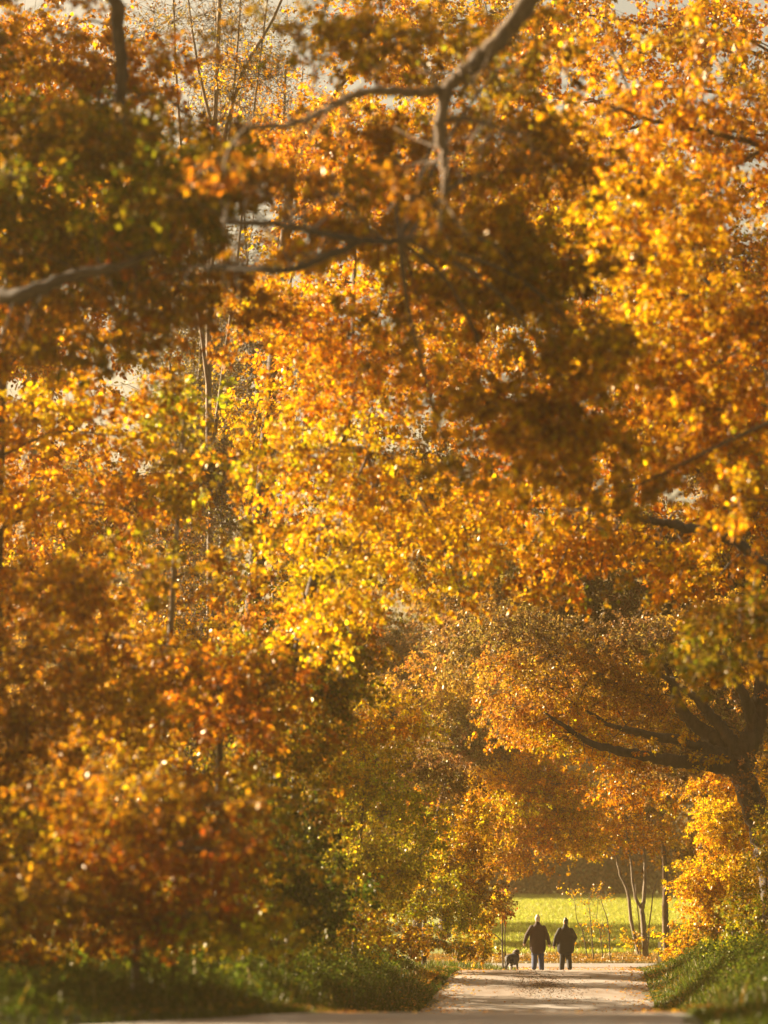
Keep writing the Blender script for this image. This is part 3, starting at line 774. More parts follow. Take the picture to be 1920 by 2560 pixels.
tree('arching_oak', 'oak reaching sparse golden sprays over the road from the right', 'tree', (10.6, 63),
     up(10.6, 63, (-.2, 0, 3), (-.8, 0, 6), (-1.8, 0, 9), (-2.4, 0, 13)),
     [((1330, 1350, 160, 110, 62, 1.5), 1.20, 'yellow'), ((1500, 1320, 150, 110, 62, 1.5), 1.12, 'gold'), ((1380, 1470, 100, 70, 61, 1.0), 1.05, 'orange'), ((1650, 1390, 130, 90, 62, 1.3), 1.12, 'gold'),
      ((1500, 1500, 90, 50, 62, .9), 0.68, 'olive'), ((1230, 1270, 130, 90, 63, 1.3), 1.05, 'gold'), ((1760, 1500, 120, 90, 62, 1.2), 1.12, 'yellow'), ((1560, 880, 260, 240, 65, 2.6), 1.27, 'orange'),
      ((1500, 500, 260, 260, 66, 2.6), 1.12, 'gold'), ((1250, 620, 220, 260, 67, 2.6), 1.20, 'brown'), ((1800, 700, 260, 420, 67, 2.6), 1.20, 'gold'), ((1350, 1100, 200, 150, 64, 2.0), 1.20, 'orange')],
     trunk_r=.33, leaf=.10, droop=.5,
     limbs=[([np.array([9.6, 63, 7.2]), W(1860, 1370, 62.5), W(1707, 1316, 62), W(1629, 1303, 62), W(1550, 1290, 62), W(1480, 1270, 62)], .13, .04)])
tree('spreading_oak', 'stout oak with forked dark trunk and level limb at the right edge', 'tree', (12.2, 92),
     [W(1938, 2180, 92), W(1912, 2080, 92), W(1872, 1985, 92), W(1848, 1925, 92), W(1838, 1890, 92)],
     [((1420, 1800, 150, 110, 97, 2.0), 2.4, 'orange'), ((1560, 1800, 110, 90, 95, 1.6), 1.8, 'pink'), ((1885, 2060, 60, 170, 90.5, .9), .35, 'dull'), ((1500, 1700, 150, 110, 94.5, 1.9), 1.7, 'pink'), ((1620, 1760, 130, 90, 94.5, 1.7), 1.5, 'pink'), ((1400, 1800, 140, 90, 94, 1.8), 1.7, 'orange'), ((1580, 1960, 100, 70, 92, 1.2), 1.2, 'orange'),
      ((1290, 1700, 130, 110, 93, 1.9), 1.7, 'pink'), ((1720, 1880, 70, 40, 91, .8), .7, 'orange'), ((1480, 1880, 110, 60, 92, 1.2), 1.0, 'gold'), ((1820, 1600, 140, 130, 93, 2.0), 1.5, 'pink'),
      ((1640, 1580, 160, 100, 93, 2.0), 1.5, 'dull'), ((2080, 1650, 180, 300, 92, 2.6), 1.8, 'orange'), ((1330, 1560, 170, 100, 94, 1.9), 1.4, 'dull')],
     trunk_r=.62, leaf=.08, droop=.45, bark=M_BARK_DARK,
     limbs=[([W(1850, 1925, 92), W(1800, 1912, 92), W(1754, 1908, 91.8), W(1670, 1900, 91.6), W(1592, 1885, 91.4), W(1487, 1863, 91.2), W(1406, 1812, 91), W(1360, 1780, 91)], .30, .025),
            ([W(1840, 1900, 92), W(1785, 1880, 92), W(1722, 1858, 92), W(1608, 1832, 92), W(1530, 1815, 92.5), W(1440, 1760, 93)], .26, .025),
            ([W(1842, 1905, 92), W(1812, 1868, 92.2), W(1770, 1836, 92.4), W(1712, 1785, 92.6), W(1690, 1735, 92.8), W(1660, 1640, 93)], .33, .08),
            ([W(1846, 1900, 92), W(1820, 1840, 92), W(1772, 1783, 92), W(1728, 1736, 92), W(1640, 1680, 92)], .26, .06),
            ([W(1850, 1905, 92), W(1868, 1865, 92), W(1892, 1805, 92), W(1900, 1740, 92), W(1910, 1600, 92), W(1890, 1450, 92.5)], .40, .12),
            ([W(1886, 1830, 92), W(1868, 1760, 91.6), W(1842, 1700, 91.3), W(1825, 1640, 91)], .22, .07)])
tree('yellow_birch', 'broad yellow birch in full leaf at the right below the oak', 'tree', (12.4, 106),
     up(12.4, 106, (.0, 0, 1.4), (-.1, 0, 3.2), (-.2, 0, 5.6)),
     [((1790, 2080, 90, 100, 105, 1.3), 2.2, 'yellow'), ((1840, 2210, 110, 110, 105, 1.4), 2.4, 'yellow'), ((1760, 2230, 70, 110, 105, 1.0), 2.0, 'yellow'), ((1740, 2320, 70, 60, 104, .9), 1.8, 'gold'),
      ((1800, 1980, 70, 60, 106, 1.0), 1.6, 'gold'), ((1900, 2080, 100, 150, 106, 1.4), 2.2, 'yellow'), ((1870, 2330, 110, 60, 104, 1.0), 2.2, 'olive'), ((2060, 2200, 130, 180, 105, 1.6), 2.2, 'yellow')],
     trunk_r=.12, leaf=.08, droop=.3, bark=M_BARK_PALE)

tree('verge_shrub', 'olive shrub growing in front of the forked dark oak trunk', 'shrub', (10.9, 87), up(10.9, 87, (0, 0, .8), (.1, 0, 1.8), (.1, 0, 3.0)),
     [((1900, 2280, 80, 90, 86.5, 1.0), 2.0, 'olive'), ((1920, 2140, 60, 110, 87, .9), 1.6, 'olive'), ((1830, 2330, 60, 50, 86, .7), 1.8, 'lime'), ((1990, 2200, 70, 150, 87, 1.0), 1.8, 'olive')],
     trunk_r=.06, leaf=.075, droop=.2)

# ---- across the junction
zj = float(ground(10.6, 124))
tree('multi_stem_maple', 'pale multi stemmed maple lit on its left at the field edge', 'tree', (10.75, 124),
     [W(1611, 2351, 124), W(1608, 2300, 124), W(1605, 2275, 124), W(1609, 2254, 124), W(1612, 2206, 124), W(1613, 2156, 124), W(1606, 2080, 124)],
     [((1560, 2080, 90, 60, 124, 1.4), 1.3, 'gold'), ((1480, 2110, 80, 50, 123, 1.2), .9, 'gold'), ((1630, 2010, 110, 70, 124, 1.5), 1.2, 'orange'), ((1590, 2345, 40, 25, 122.5, .5), .7, 'yellow'),
      ((1560, 2000, 100, 60, 125, 1.4), 1.2, 'dull')],
     trunk_r=.13, leaf=.085, droop=.4, bark=M_BARK_PALE,
     extra_stems=[([W(1597, 2385, 124), W(1584, 2331, 124), W(1571, 2235, 124), W(1553, 2193, 124), W(1546, 2164, 124), W(1535, 2110, 124)], .085, .04),
                  ([W(1605, 2275, 124), W(1590, 2246, 124), W(1582, 2196, 124), W(1576, 2144, 124), W(1566, 2080, 124)], .075, .035),
                  ([W(1618, 2388, 123.8), W(1620, 2351, 123.8), W(1629, 2264, 123.8), W(1634, 2225, 123.8), W(1645, 2200, 123.8)], .04, .015),
                  ([W(1600, 2388, 123.9), W(1598, 2312, 123.9), W(1593, 2264, 123.9), W(1588, 2210, 123.9)], .035, .015)])
tree('straight_ash', 'single straight ash trunk standing right of the pale multi stemmed maple', 'tree', (11.85, 126),
     [W(1666, 2370, 126), W(1663, 2274, 126), W(1664, 2212, 126), W(1660, 2139, 126), W(1658, 2060, 126), W(1655, 1960, 126)],
     [((1670, 2030, 70, 60, 126, 1.2), 1.3, 'gold'), ((1640, 1950, 110, 70, 126, 1.6), 1.3, 'orange'), ((1690, 1940, 90, 60, 126, 1.3), 1.2, 'dull')],
     trunk_r=.17, leaf=.085, droop=.4, bark=M_BARK_LIMB)
SAP = [('bare dark sapling, straightest of the thin ones right of the walkers', [(1485, 2388), (1478, 2321), (1472, 2258)], .022),
       ('bare crooked sapling nearest the dark haired walker', [(1472, 2386), (1457, 2330), (1443, 2301), (1437, 2258)], .018),
       ('bare sapling with a kinked stem between two leaning ones', [(1509, 2386), (1500, 2330), (1492, 2301), (1495, 2255)], .016),
       ('bare leaning sapling beside the pale multi stemmed maple', [(1526, 2387), (1520, 2310), (1508, 2268), (1500, 2240)], .02)]
for lab, pp, r in SAP:
    d = 122.2
    w0 = W(*pp[0], d)
    tree('sapling', lab, 'sapling', (w0[0], d), [W(a, c, d) for a, c in pp[1:]],
         [((pp[-1][0], pp[-1][1] - 15, 26, 30, d, .4), .16, 'yellow'), (((pp[0][0] + pp[-1][0]) / 2, (pp[0][1] + pp[-1][1]) / 2, 22, 40, d, .4), .10, 'gold')],
         group='thin saplings at the field edge', trunk_r=r * 1.4, leaf=.075, droop=-.2, twig_r=.006, shoot=.6, per=5)
x0 = W(1258, 2380, 106)[0]
tree('edge_sapling', 'slim twin stemmed brown sapling at the end of the hedge beyond the dog', 'sapling', (x0, 106),
     [W(1256, 2350, 106), W(1256, 2300, 106), W(1258, 2240, 106)],
     [((1264, 2250, 20, 36, 106, .4), 2.2, 'dull'), ((1262, 2290, 16, 26, 106, .3), 1.8, 'rust'), ((1228, 2280, 24, 60, 106, .4), 1.2, 'yellow'), ((1205, 2355, 24, 36, 105, .4), 1.2, 'lime')],
     trunk_r=.035, leaf=.075, droop=.2, extra_stems=[([np.array([x0 + .08, 106, float(ground(x0, 106)) - .1]), W(1262, 2350, 106), W(1262, 2260, 106)], .03, .015)])

# trees behind: middle distance and beyond the field
def back_tree(lab, x, y, h, rad, pals, layers=1.6, leaf=.16, name='field_tree', group=None, low=.18):
    z = float(ground(x, y))
    cl = []
    for k in range(7):
        a = rng.uniform(0, 6.28); t = low + (1 - low) * (k + .5) / 7
        rr = rad * math.sin(math.pi * min(.97, .25 + .7 * t)) * .62
        cl.append(((x + math.cos(a) * rad * .45, y + math.sin(a) * rad * .4, z + h * t, rr, rr, h * .12, 'world'), layers, pals[k % len(pals)]))
    if low < .1: cl.append(((x, y - 2, z + 2.0, rad * .6, 2.5, 2.4, 'world'), 3.4, 'dull'))
    return tree(name, lab, 'tree', (x, y), up(x, y, (.1, 0, h * .25), (.3, .2, h * .5), (.2, .1, h * .75), (.3, 0, h * .95)), cl, group=group,
                trunk_r=.011 * h, leaf=leaf, droop=.2, shoot=.8, twig_r=.012, per=14)

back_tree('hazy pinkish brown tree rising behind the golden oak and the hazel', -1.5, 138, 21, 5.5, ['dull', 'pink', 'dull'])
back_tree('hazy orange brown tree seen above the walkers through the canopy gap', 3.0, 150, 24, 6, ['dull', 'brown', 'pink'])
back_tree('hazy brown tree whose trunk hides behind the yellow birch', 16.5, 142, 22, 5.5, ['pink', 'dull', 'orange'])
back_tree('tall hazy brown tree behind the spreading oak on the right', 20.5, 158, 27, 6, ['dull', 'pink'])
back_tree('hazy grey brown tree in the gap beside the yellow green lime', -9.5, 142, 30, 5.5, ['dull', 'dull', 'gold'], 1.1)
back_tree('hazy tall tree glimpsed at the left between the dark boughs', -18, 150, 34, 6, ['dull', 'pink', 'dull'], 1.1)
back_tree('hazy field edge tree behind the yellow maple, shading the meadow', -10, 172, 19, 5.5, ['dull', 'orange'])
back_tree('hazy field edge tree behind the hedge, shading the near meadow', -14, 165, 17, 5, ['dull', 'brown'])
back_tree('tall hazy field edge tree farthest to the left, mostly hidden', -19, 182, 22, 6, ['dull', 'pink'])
wood = None
parts = []
for k, x in enumerate(np.arange(-42, 62, 4.6)):
    y = 272 + 14 * (k % 2) + rng.uniform(-3, 3)
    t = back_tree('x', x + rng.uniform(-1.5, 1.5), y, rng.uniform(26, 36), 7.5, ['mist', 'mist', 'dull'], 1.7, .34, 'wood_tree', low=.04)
    parts.append(t)
wood = empty('far_wood', (10, 275, float(ground(10, 275))))
tag(wood, 'hazy brown wood closing off the far end of the meadow', 'wood', kind='stuff')
pick = {}
for t in parts:
    for c in list(t.children):
        key = c.name.split('.')[0]
        pick.setdefault(key, []).append(c)
for key, obs in pick.items():
    bmj = bmesh.new()
    lay = None
    for o in obs:
        me = o.data.copy(); me.transform(o.matrix_parent_inverse @ Matrix.Identity(4))
        me.transform(Matrix.Translation(o.parent.location)); bmj.from_mesh(me); bpy.data.meshes.remove(me)
    nm = bpy.data.meshes.new(key); bmj.to_mesh(nm); bmj.free()
    mt = obs[0].data.materials[0]
    nm.materials.clear()
    for o in obs:
        md = o.data; bpy.data.objects.remove(o); bpy.data.meshes.remove(md)
    link({'crown': 'foliage', 'trunk': 'tree_trunks'}.get(key, key), nm, mt, wood)
for t in parts: bpy.data.objects.remove(t)


# ------------------------------------------------------------------ ground cover
def blades(name, label, cat, X, Y, hgt, wid, pal, mat, lean=.45, z=None):
    n = len(X)
    P = np.stack([X, Y, (ground(X, Y) if z is None else z)], -1)
    D = norm(np.stack([rng.normal(size=n) * lean, rng.normal(size=n) * lean, np.ones(n)], -1))
    N = norm(np.stack([rng.normal(size=n), rng.normal(size=n), rng.normal(size=n) * .3], -1))
    L = Leaves(); L.add(P, D, N, hgt, wid, colours(pal, n))
    o = link(name, L.mesh(name), mat)
    tag(o, label, cat, kind='stuff')
    return o

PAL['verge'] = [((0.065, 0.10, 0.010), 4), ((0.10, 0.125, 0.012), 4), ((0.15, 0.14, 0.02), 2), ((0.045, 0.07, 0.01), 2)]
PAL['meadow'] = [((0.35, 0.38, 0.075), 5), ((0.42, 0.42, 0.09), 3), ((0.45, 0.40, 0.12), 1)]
PAL['dead'] = [((0.10, 0.05, 0.022), 4), ((0.15, 0.07, 0.025), 3), ((0.06, 0.035, 0.02), 3), ((0.3, 0.12, 0.02), 1)]
PAL['straw'] = [((0.34, 0.22, 0.08), 4), ((0.26, 0.15, 0.05), 3), ((0.2, 0.16, 0.04), 2), ((0.42, 0.26, 0.05), 1.5)]
n = 60000
Y = rng.uniform(37, 112, n); t = rng.uniform(0, 1, n) ** 1.4
X = left_edge(Y) - .02 - t * np.where(Y > 97, 4.5, 6.5)
blades('verge_grass', 'dark green grass on the bank left of the road', 'grass', X, Y, rng.uniform(.10, .34, n) * (.45 + .7 * smooth(0, 1.2, left_edge(Y) - X)), rng.uniform(.012, .03, n), 'verge', M_GRASS)
n = 60000
Y = rng.uniform(37, 112.5, n); t = rng.uniform(0, 1, n) ** 1.4
X = right_edge(Y) + .02 + t * 7
blades('verge_grass', 'sunlit green grass on the bank right of the road', 'grass', X, Y, rng.uniform(.10, .34, n) * (.45 + .8 * smooth(0, 1.2, X - right_edge(Y))), rng.uniform(.012, .03, n), 'verge', M_GRASS)
n = 150000
Y = 126.5 + (262 - 126.5) * rng.uniform(0, 1, n) ** 1.15
X = Y * rng.uniform(.025, .112, n)
blades('meadow_grass', 'bright yellow green grass of the sunlit meadow beyond the junction', 'grass', X, Y, rng.uniform(.12, .26, n), rng.uniform(.02, .05, n), 'meadow', M_GRASS)
n = 26000
Y = rng.uniform(119.6, 127.5, n); X = rng.uniform(1, 18, n)
blades('dry_grass', 'straw brown dead grass and stalks along the far side of the junction', 'grass', X, Y, rng.uniform(.06, .32, n) * rng.uniform(.4, 1, n) * (.7 + .5 * np.sin(X * 1.9) * np.cos(Y * 1.3)), rng.uniform(.012, .035, n), 'straw', M_LITTER, .3)

# broad leaved weeds: many separate plants run together along the banks
def weeds(name, label, n_plants, Yr, side, w0, w1, hmax, pal, leaf=.075, dens=26):
    L = Leaves()
    Y = rng.uniform(*Yr, n_plants); t = rng.uniform(w0, w1, n_plants)
    X = left_edge(Y) - t if side < 0 else right_edge(Y) + t
    Z = ground(X, Y)
    H = hmax * rng.uniform(.35, 1, n_plants) * smooth(w0 - .5, w0 + .8, t) * (.75 + .35 * np.sin(X * 1.3) * np.cos(Y * .7))
    ii = np.repeat(np.arange(n_plants), dens); k = len(ii)
    u = rng.uniform(.1, 1, k)
    P = np.stack([X[ii] + rng.normal(size=k) * .13, Y[ii] + rng.normal(size=k) * .13, Z[ii] + H[ii] * u], -1)
    D = norm(np.stack([rng.normal(size=k), rng.normal(size=k), rng.normal(size=k) * .5], -1))
    N = norm(rng.normal(size=(k, 3)) * .6 + UPV)
    ll = leaf * rng.uniform(.6, 1.4, k)
    L.add(P, D, N, ll, ll * rng.uniform(.4, .8, k), colours(pal, k))
    tag(link(name, L.mesh(name), M_GRASS), label, 'weeds', kind='stuff')

weeds('bank_weeds', 'dark green nettles and weeds under the left hedge', 5200, (37, 96), -1, 1.0, 6.5, 1.0, 'green')
weeds('bank_weeds', 'dark green weeds standing tall on the right bank', 4200, (40, 104), 1, 1.2, 7.5, .95, 'green')

# fallen leaves
def litter(name, label, X, Y, pal, size=.07, lift=.05):
    n = len(X)
    P = np.stack([X, Y, ground(X, Y) + lift + rng.uniform(0, .015, n)], -1)
    D = norm(np.stack([rng.normal(size=n), rng.normal(size=n), rng.normal(size=n) * .15], -1))
    N = norm(np.stack([rng.normal(size=n) * .35, rng.normal(size=n) * .35, np.ones(n)], -1))
    ll = size * rng.uniform(.6, 1.4, n)
    L = Leaves(); L.add(P, D, N, ll, ll * rng.uniform(.5, .9, n), colours(pal, n))
    tag(link(name, L.mesh(name), M_LITTER), label, 'leaves', kind='stuff')

n = 2400
litter('fallen_leaves', 'brown leaf litter and dirt patch in the middle of the road', 4.5 + rng.normal(size=n) * .5, 85.5 + rng.normal(size=n) * 3.4, 'dead', .045, .042)
n = 3600
Y = rng.uniform(45, 113, n)
side = rng.uniform(0, 1, n)
X = np.where(side < .4, left_edge(Y) + np.abs(rng.normal(size=n)) * .5, np.where(side < .8, right_edge(Y) - np.abs(rng.normal(size=n)) * .5, left_edge(Y) + (right_edge(Y) - left_edge(Y)) * rng.uniform(0, 1, n)))
litter('fallen_leaves', 'scattered orange and brown fallen leaves along the road edges', X, Y, 'orange', .075)
n = 14000
Y = rng.uniform(40, 105, n); t = rng.uniform(.05, 5, n)
X = np.where(rng.uniform(size=n) < .5, left_edge(Y) - t, right_edge(Y) + t)
litter('fallen_leaves', 'brown fallen leaves caught in the grass of both banks', X, Y, 'brown', .075, .13)
n = 1500
Y = rng.uniform(40, 108, n); t = rng.uniform(.5, 6, n)
X = np.where(rng.uniform(size=n) < .5, left_edge(Y) - t, right_edge(Y) + t)
blades('dry_grass', 'straw coloured dead stalks scattered through both banks', 'grass', X, Y, rng.uniform(.2, .6, n), rng.uniform(.008, .016, n), 'straw', M_LITTER, .25)
n = 2600
Y = 88 + rng.normal(size=n) * 1.6; X = .55 + rng.normal(size=n) * .6
X = np.minimum(X, left_edge(Y) - .35)
litter('fallen_leaves', 'orange drift of fallen leaves on the grass of the left bank', X, Y, 'orange', .08, .14)
n = 5200
Y = rng.uniform(119.4, 125.5, n); X = rng.uniform(2, 15, n)
litter('fallen_leaves', 'orange brown fallen leaves in the dry grass beyond the junction', X, Y, 'orange', .08, .12)
n = 1500
Y = rng.uniform(103, 113.4, n); X = rng.uniform(4.4, 9.2, n)
litter('fallen_leaves', 'orange fallen leaves strewn on the road behind the walkers', X, Y, 'orange', .07, .05)

# ------------------------------------------------------------------ walkers and dog
def cloth(name, c0, c1, rough=.85):
    return plain_material(name, c0, c1, 35, rough, .25, .05)

M_SKIN = plain_material('skin', (0.52, 0.30, 0.20), (0.60, 0.36, 0.25), 30, .5)
M_EYE = plain_material('eye', (0.02, 0.015, 0.01), (0.05, 0.04, 0.03), 30, .2)
M_SHOE = plain_material('shoe_leather', (0.02, 0.016, 0.013), (0.045, 0.035, 0.03), 30, .5)


class Solid:
    """closed rounded lofts that a voxel remesh fuses into one continuous surface"""
    def __init__(self):
        self.v, self.f = [], []

    def loft(self, pts, rad, sides=16):
        pts = [np.asarray(p, float) for p in pts]
        rad = [np.asarray(r if hasattr(r, '__len__') else (r, r), float) for r in rad]
        t0, t1 = norm(pts[1] - pts[0]), norm(pts[-1] - pts[-2])
        P, Rd = [], []
        for a in (0.15, .5, .85):                                   # rounded start
            k = math.sqrt(1 - (1 - a) ** 2); P.append(pts[0] - t0 * rad[0].min() * (1 - a)); Rd.append(rad[0] * k)
        P += pts; Rd += rad
        for a in (.85, .5, .15):
            k = math.sqrt(1 - (1 - a) ** 2); P.append(pts[-1] + t1 * rad[-1].min() * (1 - a)); Rd.append(rad[-1] * k)
        P = np.array(P); T = norm(np.gradient(P, axis=0))
        base = len(self.v)
        for p, r, t in zip(P, Rd, T):
            a = np.array([1.0, 0, 0]); a = a - t * (a @ t)
            if np.linalg.norm(a) < .3: a = np.array([0, 1.0, 0]); a = a - t * (a @ t)
            a = a / np.linalg.norm(a); b = np.cross(t, a)
            for k in range(sides):
                an = 2 * math.pi * k / sides
                self.v.append(p + a * r[0] * math.cos(an) + b * r[1] * math.sin(an))
        m = len(P)
        for i in range(m - 1):
            for k in range(sides):
                k2 = (k + 1) % sides
                self.f.append((base + i * sides + k, base + i * sides + k2, base + (i + 1) * sides + k2, base + (i + 1) * sides + k))
        self.f.append(tuple(base + k for k in reversed(range(sides))))
        self.f.append(tuple(base + (m - 1) * sides + k for k in range(sides)))
        return self

    def ball(self, c, r):
        c = np.asarray(c, float); r = np.asarray(r if hasattr(r, '__len__') else (r, r, r), float)
        return self.loft([c - [0, 0, r[2] * .6], c - [0, 0, r[2] * .3], c, c + [0, 0, r[2] * .3], c + [0, 0, r[2] * .6]],
                         [(r[0] * .8, r[1] * .8), (r[0] * .954, r[1] * .954), (r[0], r[1]), (r[0] * .954, r[1] * .954), (r[0] * .8, r[1] * .8)])

    def make(self, name, mat, parent, voxel=.012, smooth_it=3):
        o = link(name, mesh_py(name, self.v, self.f), mat, None)
        md = o.modifiers.new('fuse', 'REMESH'); md.mode = 'VOXEL'; md.voxel_size = voxel; md.use_smooth_shade = True
        if smooth_it:
            ms = o.modifiers.new('soften', 'SMOOTH'); ms.iterations = smooth_it; ms.factor = .5
        dg = bpy.context.evaluated_depsgraph_get()
        me = bpy.data.meshes.new_from_object(o.evaluated_get(dg))
        old = o.data; o.modifiers.clear(); o.data = me; bpy.data.meshes.remove(old)
        o.name = name
        if not me.materials: me.materials.append(mat)
        o.parent = parent                                            # local coordinates
        return o


def hand(S, wrist, d, side, curl=.5):
    """palm and five bent fingers hanging from the wrist along d; side points to the thumb"""
    d = norm(np.asarray(d, float)); side = np.asarray(side, float); side = norm(side - d * (side @ d)); nrm = np.cross(d, side)
    S.loft([wrist, wrist + d * .04, wrist + d * .09], [(.026, .02), (.04, .018), (.042, .016)], 12)
    for k, (off, ln) in enumerate([(-.030, .060), (-.010, .075), (.010, .080), (.030, .072)]):
        b = wrist + d * .088 + side * off
        c1 = norm(d + nrm * curl * .6); c2 = norm(d * .5 + nrm * curl * 1.4)
        S.loft([b, b + c1 * ln * .5, b + c1 * ln * .5 + c2 * ln * .5], [.0095, .0088, .0075], 8)
    b = wrist + d * .03 + side * .035
    t1 = norm(side * .7 + d); t2 = norm(d + nrm * .5)
    S.loft([b, b + t1 * .035, b + t1 * .035 + t2 * .03], [.012, .011, .009], 8)


def walker(label, x, y, h, mats, arms, legs, girth=1.0, hem=.70, head_yaw=0.0, bald=False, cap=False):
    z = float(ground(x, y)) + .035
    T = empty('person', (x, y, z)); tag(T, label, 'person')
    k = h / 1.80
    v = lambda *p: np.array(p, float) * k
    # body
    B = Solid()
    B.loft([v(0, 0, .86), v(0, 0, .98), v(0, 0, 1.12), v(0, .0, 1.28), v(0, 0, 1.42), v(0, -.005, 1.49)],
           [(.16 * k, .11 * k), (.17 * k, .12 * k), (.155 * k, .11 * k), (.175 * k, .12 * k), (.17 * k, .10 * k), (.08 * k, .06 * k)])
    B.loft([v(0, 0, 1.46), v(0, .008, 1.53), v(0, .012, 1.60)], [.062 * k, .056 * k, .055 * k])
    ca, sa = math.cos(head_yaw), math.sin(head_yaw)
    def hd(px, py, pz): return v(px * ca - py * sa, px * sa + py * ca + .012, pz)
    B.loft([hd(0, .012, 1.585), hd(0, .005, 1.63), hd(0, -.004, 1.69), hd(0, -.006, 1.74), hd(0, -.004, 1.775)],
           [(.055 * k, .062 * k), (.070 * k, .085 * k), (.078 * k, .095 * k), (.074 * k, .090 * k), (.045 * k, .06 * k)])
    B.loft([hd(0, .085, 1.70), hd(0, .105, 1.665)], [.010 * k, .014 * k], 8)                     # nose
    B.loft([hd(-.02, .083, 1.628), hd(.02, .083, 1.628)], [.008 * k, .008 * k], 8)              # lips
    for s in (-1, 1):
        B.loft([hd(s * .079, -.012, 1.70), hd(s * .084, -.018, 1.665)], [(.010 * k, .018 * k), (.009 * k, .014 * k)], 8)
    for s, (el, wr, dd) in zip((-1, 1), arms):
        sh = v(s * .19, 0, 1.43); el = v(*el); wr = v(*wr)
        B.loft([sh, el, wr], [.052 * k, .040 * k, .026 * k])
        hand(B, wr, np.array(dd, float), np.array([-s * .25, 1.0, 0]), .9 if s < 0 else .6)
    for s, (kn, an, to) in zip((-1, 1), legs):
        hp = v(s * .095, 0, .90); kn = v(*kn); an = v(*an); to = v(*to)
        B.loft([hp, (hp + kn) / 2, kn, (kn * .6 + an * .4), an], [.088 * k, .075 * k, .055 * k, .055 * k, .038 * k])
        B.loft([an, to], [.036 * k, .03 * k])
    body = B.make('body', M_SKIN, T, .007, 2)
    for s in (-1, 1):
        link('eye', mesh_py('eye', *ball_py(hd(s * .031, .084, 1.692), .011 * k)), M_EYE, None).parent = T
    # jacket: one shell with sleeves and a collar
    g = girth
    J = Solid()
    J.loft([v(0, 0, hem), v(0, 0, hem + .12), v(0, 0, 1.05), v(0, 0, 1.22), v(0, 0, 1.36), v(0, -.004, 1.44), v(0, -.006, 1.505), v(0, 0, 1.56)],
           [(.225 * k * g, .155 * k * g), (.23 * k * g, .165 * k * g), (.225 * k * g, .165 * k * g), (.228 * k * g, .165 * k), (.225 * k, .145 * k), (.19 * k, .12 * k), (.095 * k, .085 * k), (.078 * k, .078 * k)], 24)
    for s, (el, wr, dd) in zip((-1, 1), arms):
        sh = v(s * .185, 0, 1.40); el = v(*el); wr = v(*wr)
        m1 = (sh + el) / 2
        J.loft([sh, m1, el, (el + wr) / 2, wr], [.088 * k, .082 * k, .072 * k, .063 * k, .052 * k])
    jk = J.make('jacket', mats['jacket'], T, .012, 3)
    # trousers
    P = Solid()
    P.loft([v(0, 0, .84), v(0, 0, .92), v(0, 0, 1.02)], [(.165 * k * g, .125 * k * g), (.18 * k * g, .14 * k * g), (.17 * k * g, .13 * k * g)])
    for s, (kn, an, to) in zip((-1, 1), legs):
        hp = v(s * .095, 0, .90); kn = v(*kn); an = v(*an)
        an2 = an + np.array([0, 0, .0])
        P.loft([hp, (hp + kn) / 2, kn, (kn + an2) / 2, an2], [.108 * k * g, .108 * k, .096 * k, .092 * k, .084 * k])
    P.make('trousers', mats['trousers'], T, .012, 2)
    for s, (kn, an, to) in zip((-1, 1), legs):
        an = v(*an); to = v(*to)
        Sh = Solid()
        heel = an + np.array([0, -.035 * k, -.045 * k])
        Sh.loft([heel, (heel + to) / 2 + np.array([0, 0, .008]), to], [(.042 * k, .04 * k), (.048 * k, .038 * k), (.045 * k, .028 * k)])
        Sh.make('shoe', M_SHOE, T, .008, 1)
    H = Solid()
    if cap:
        H.loft([hd(0, -.012, 1.66), hd(0, -.010, 1.70), hd(0, -.008, 1.745), hd(0, -.008, 1.79)], [(.083 * k, .088 * k), (.087 * k, .102 * k), (.084 * k, .098 * k), (.052 * k, .066 * k)])
    else:
        H.loft([hd(0, -.030, 1.625), hd(0, -.026, 1.67), hd(0, -.016, 1.73), hd(0, -.010, 1.78)], [(.070 * k, .066 * k), (.083 * k, .082 * k), (.083 * k, .098 * k), (.055 * k, .068 * k)])
    H.make('hair', mats['hair'], T, .007, 2)
    return T, z


def ball_py(c, r, n=10, m=6):
    vs, fs = [], []
    for i in range(m + 1):
        a = math.pi * i / m
        for j in range(n):
            b = 2 * math.pi * j / n
            vs.append(np.asarray(c) + r * np.array([math.sin(a) * math.cos(b), math.sin(a) * math.sin(b), math.cos(a)]))
    for i in range(m):
        for j in range(n):
            fs.append((i * n + j, i * n + (j + 1) % n, (i + 1) * n + (j + 1) % n, (i + 1) * n + j))
    return vs, fs


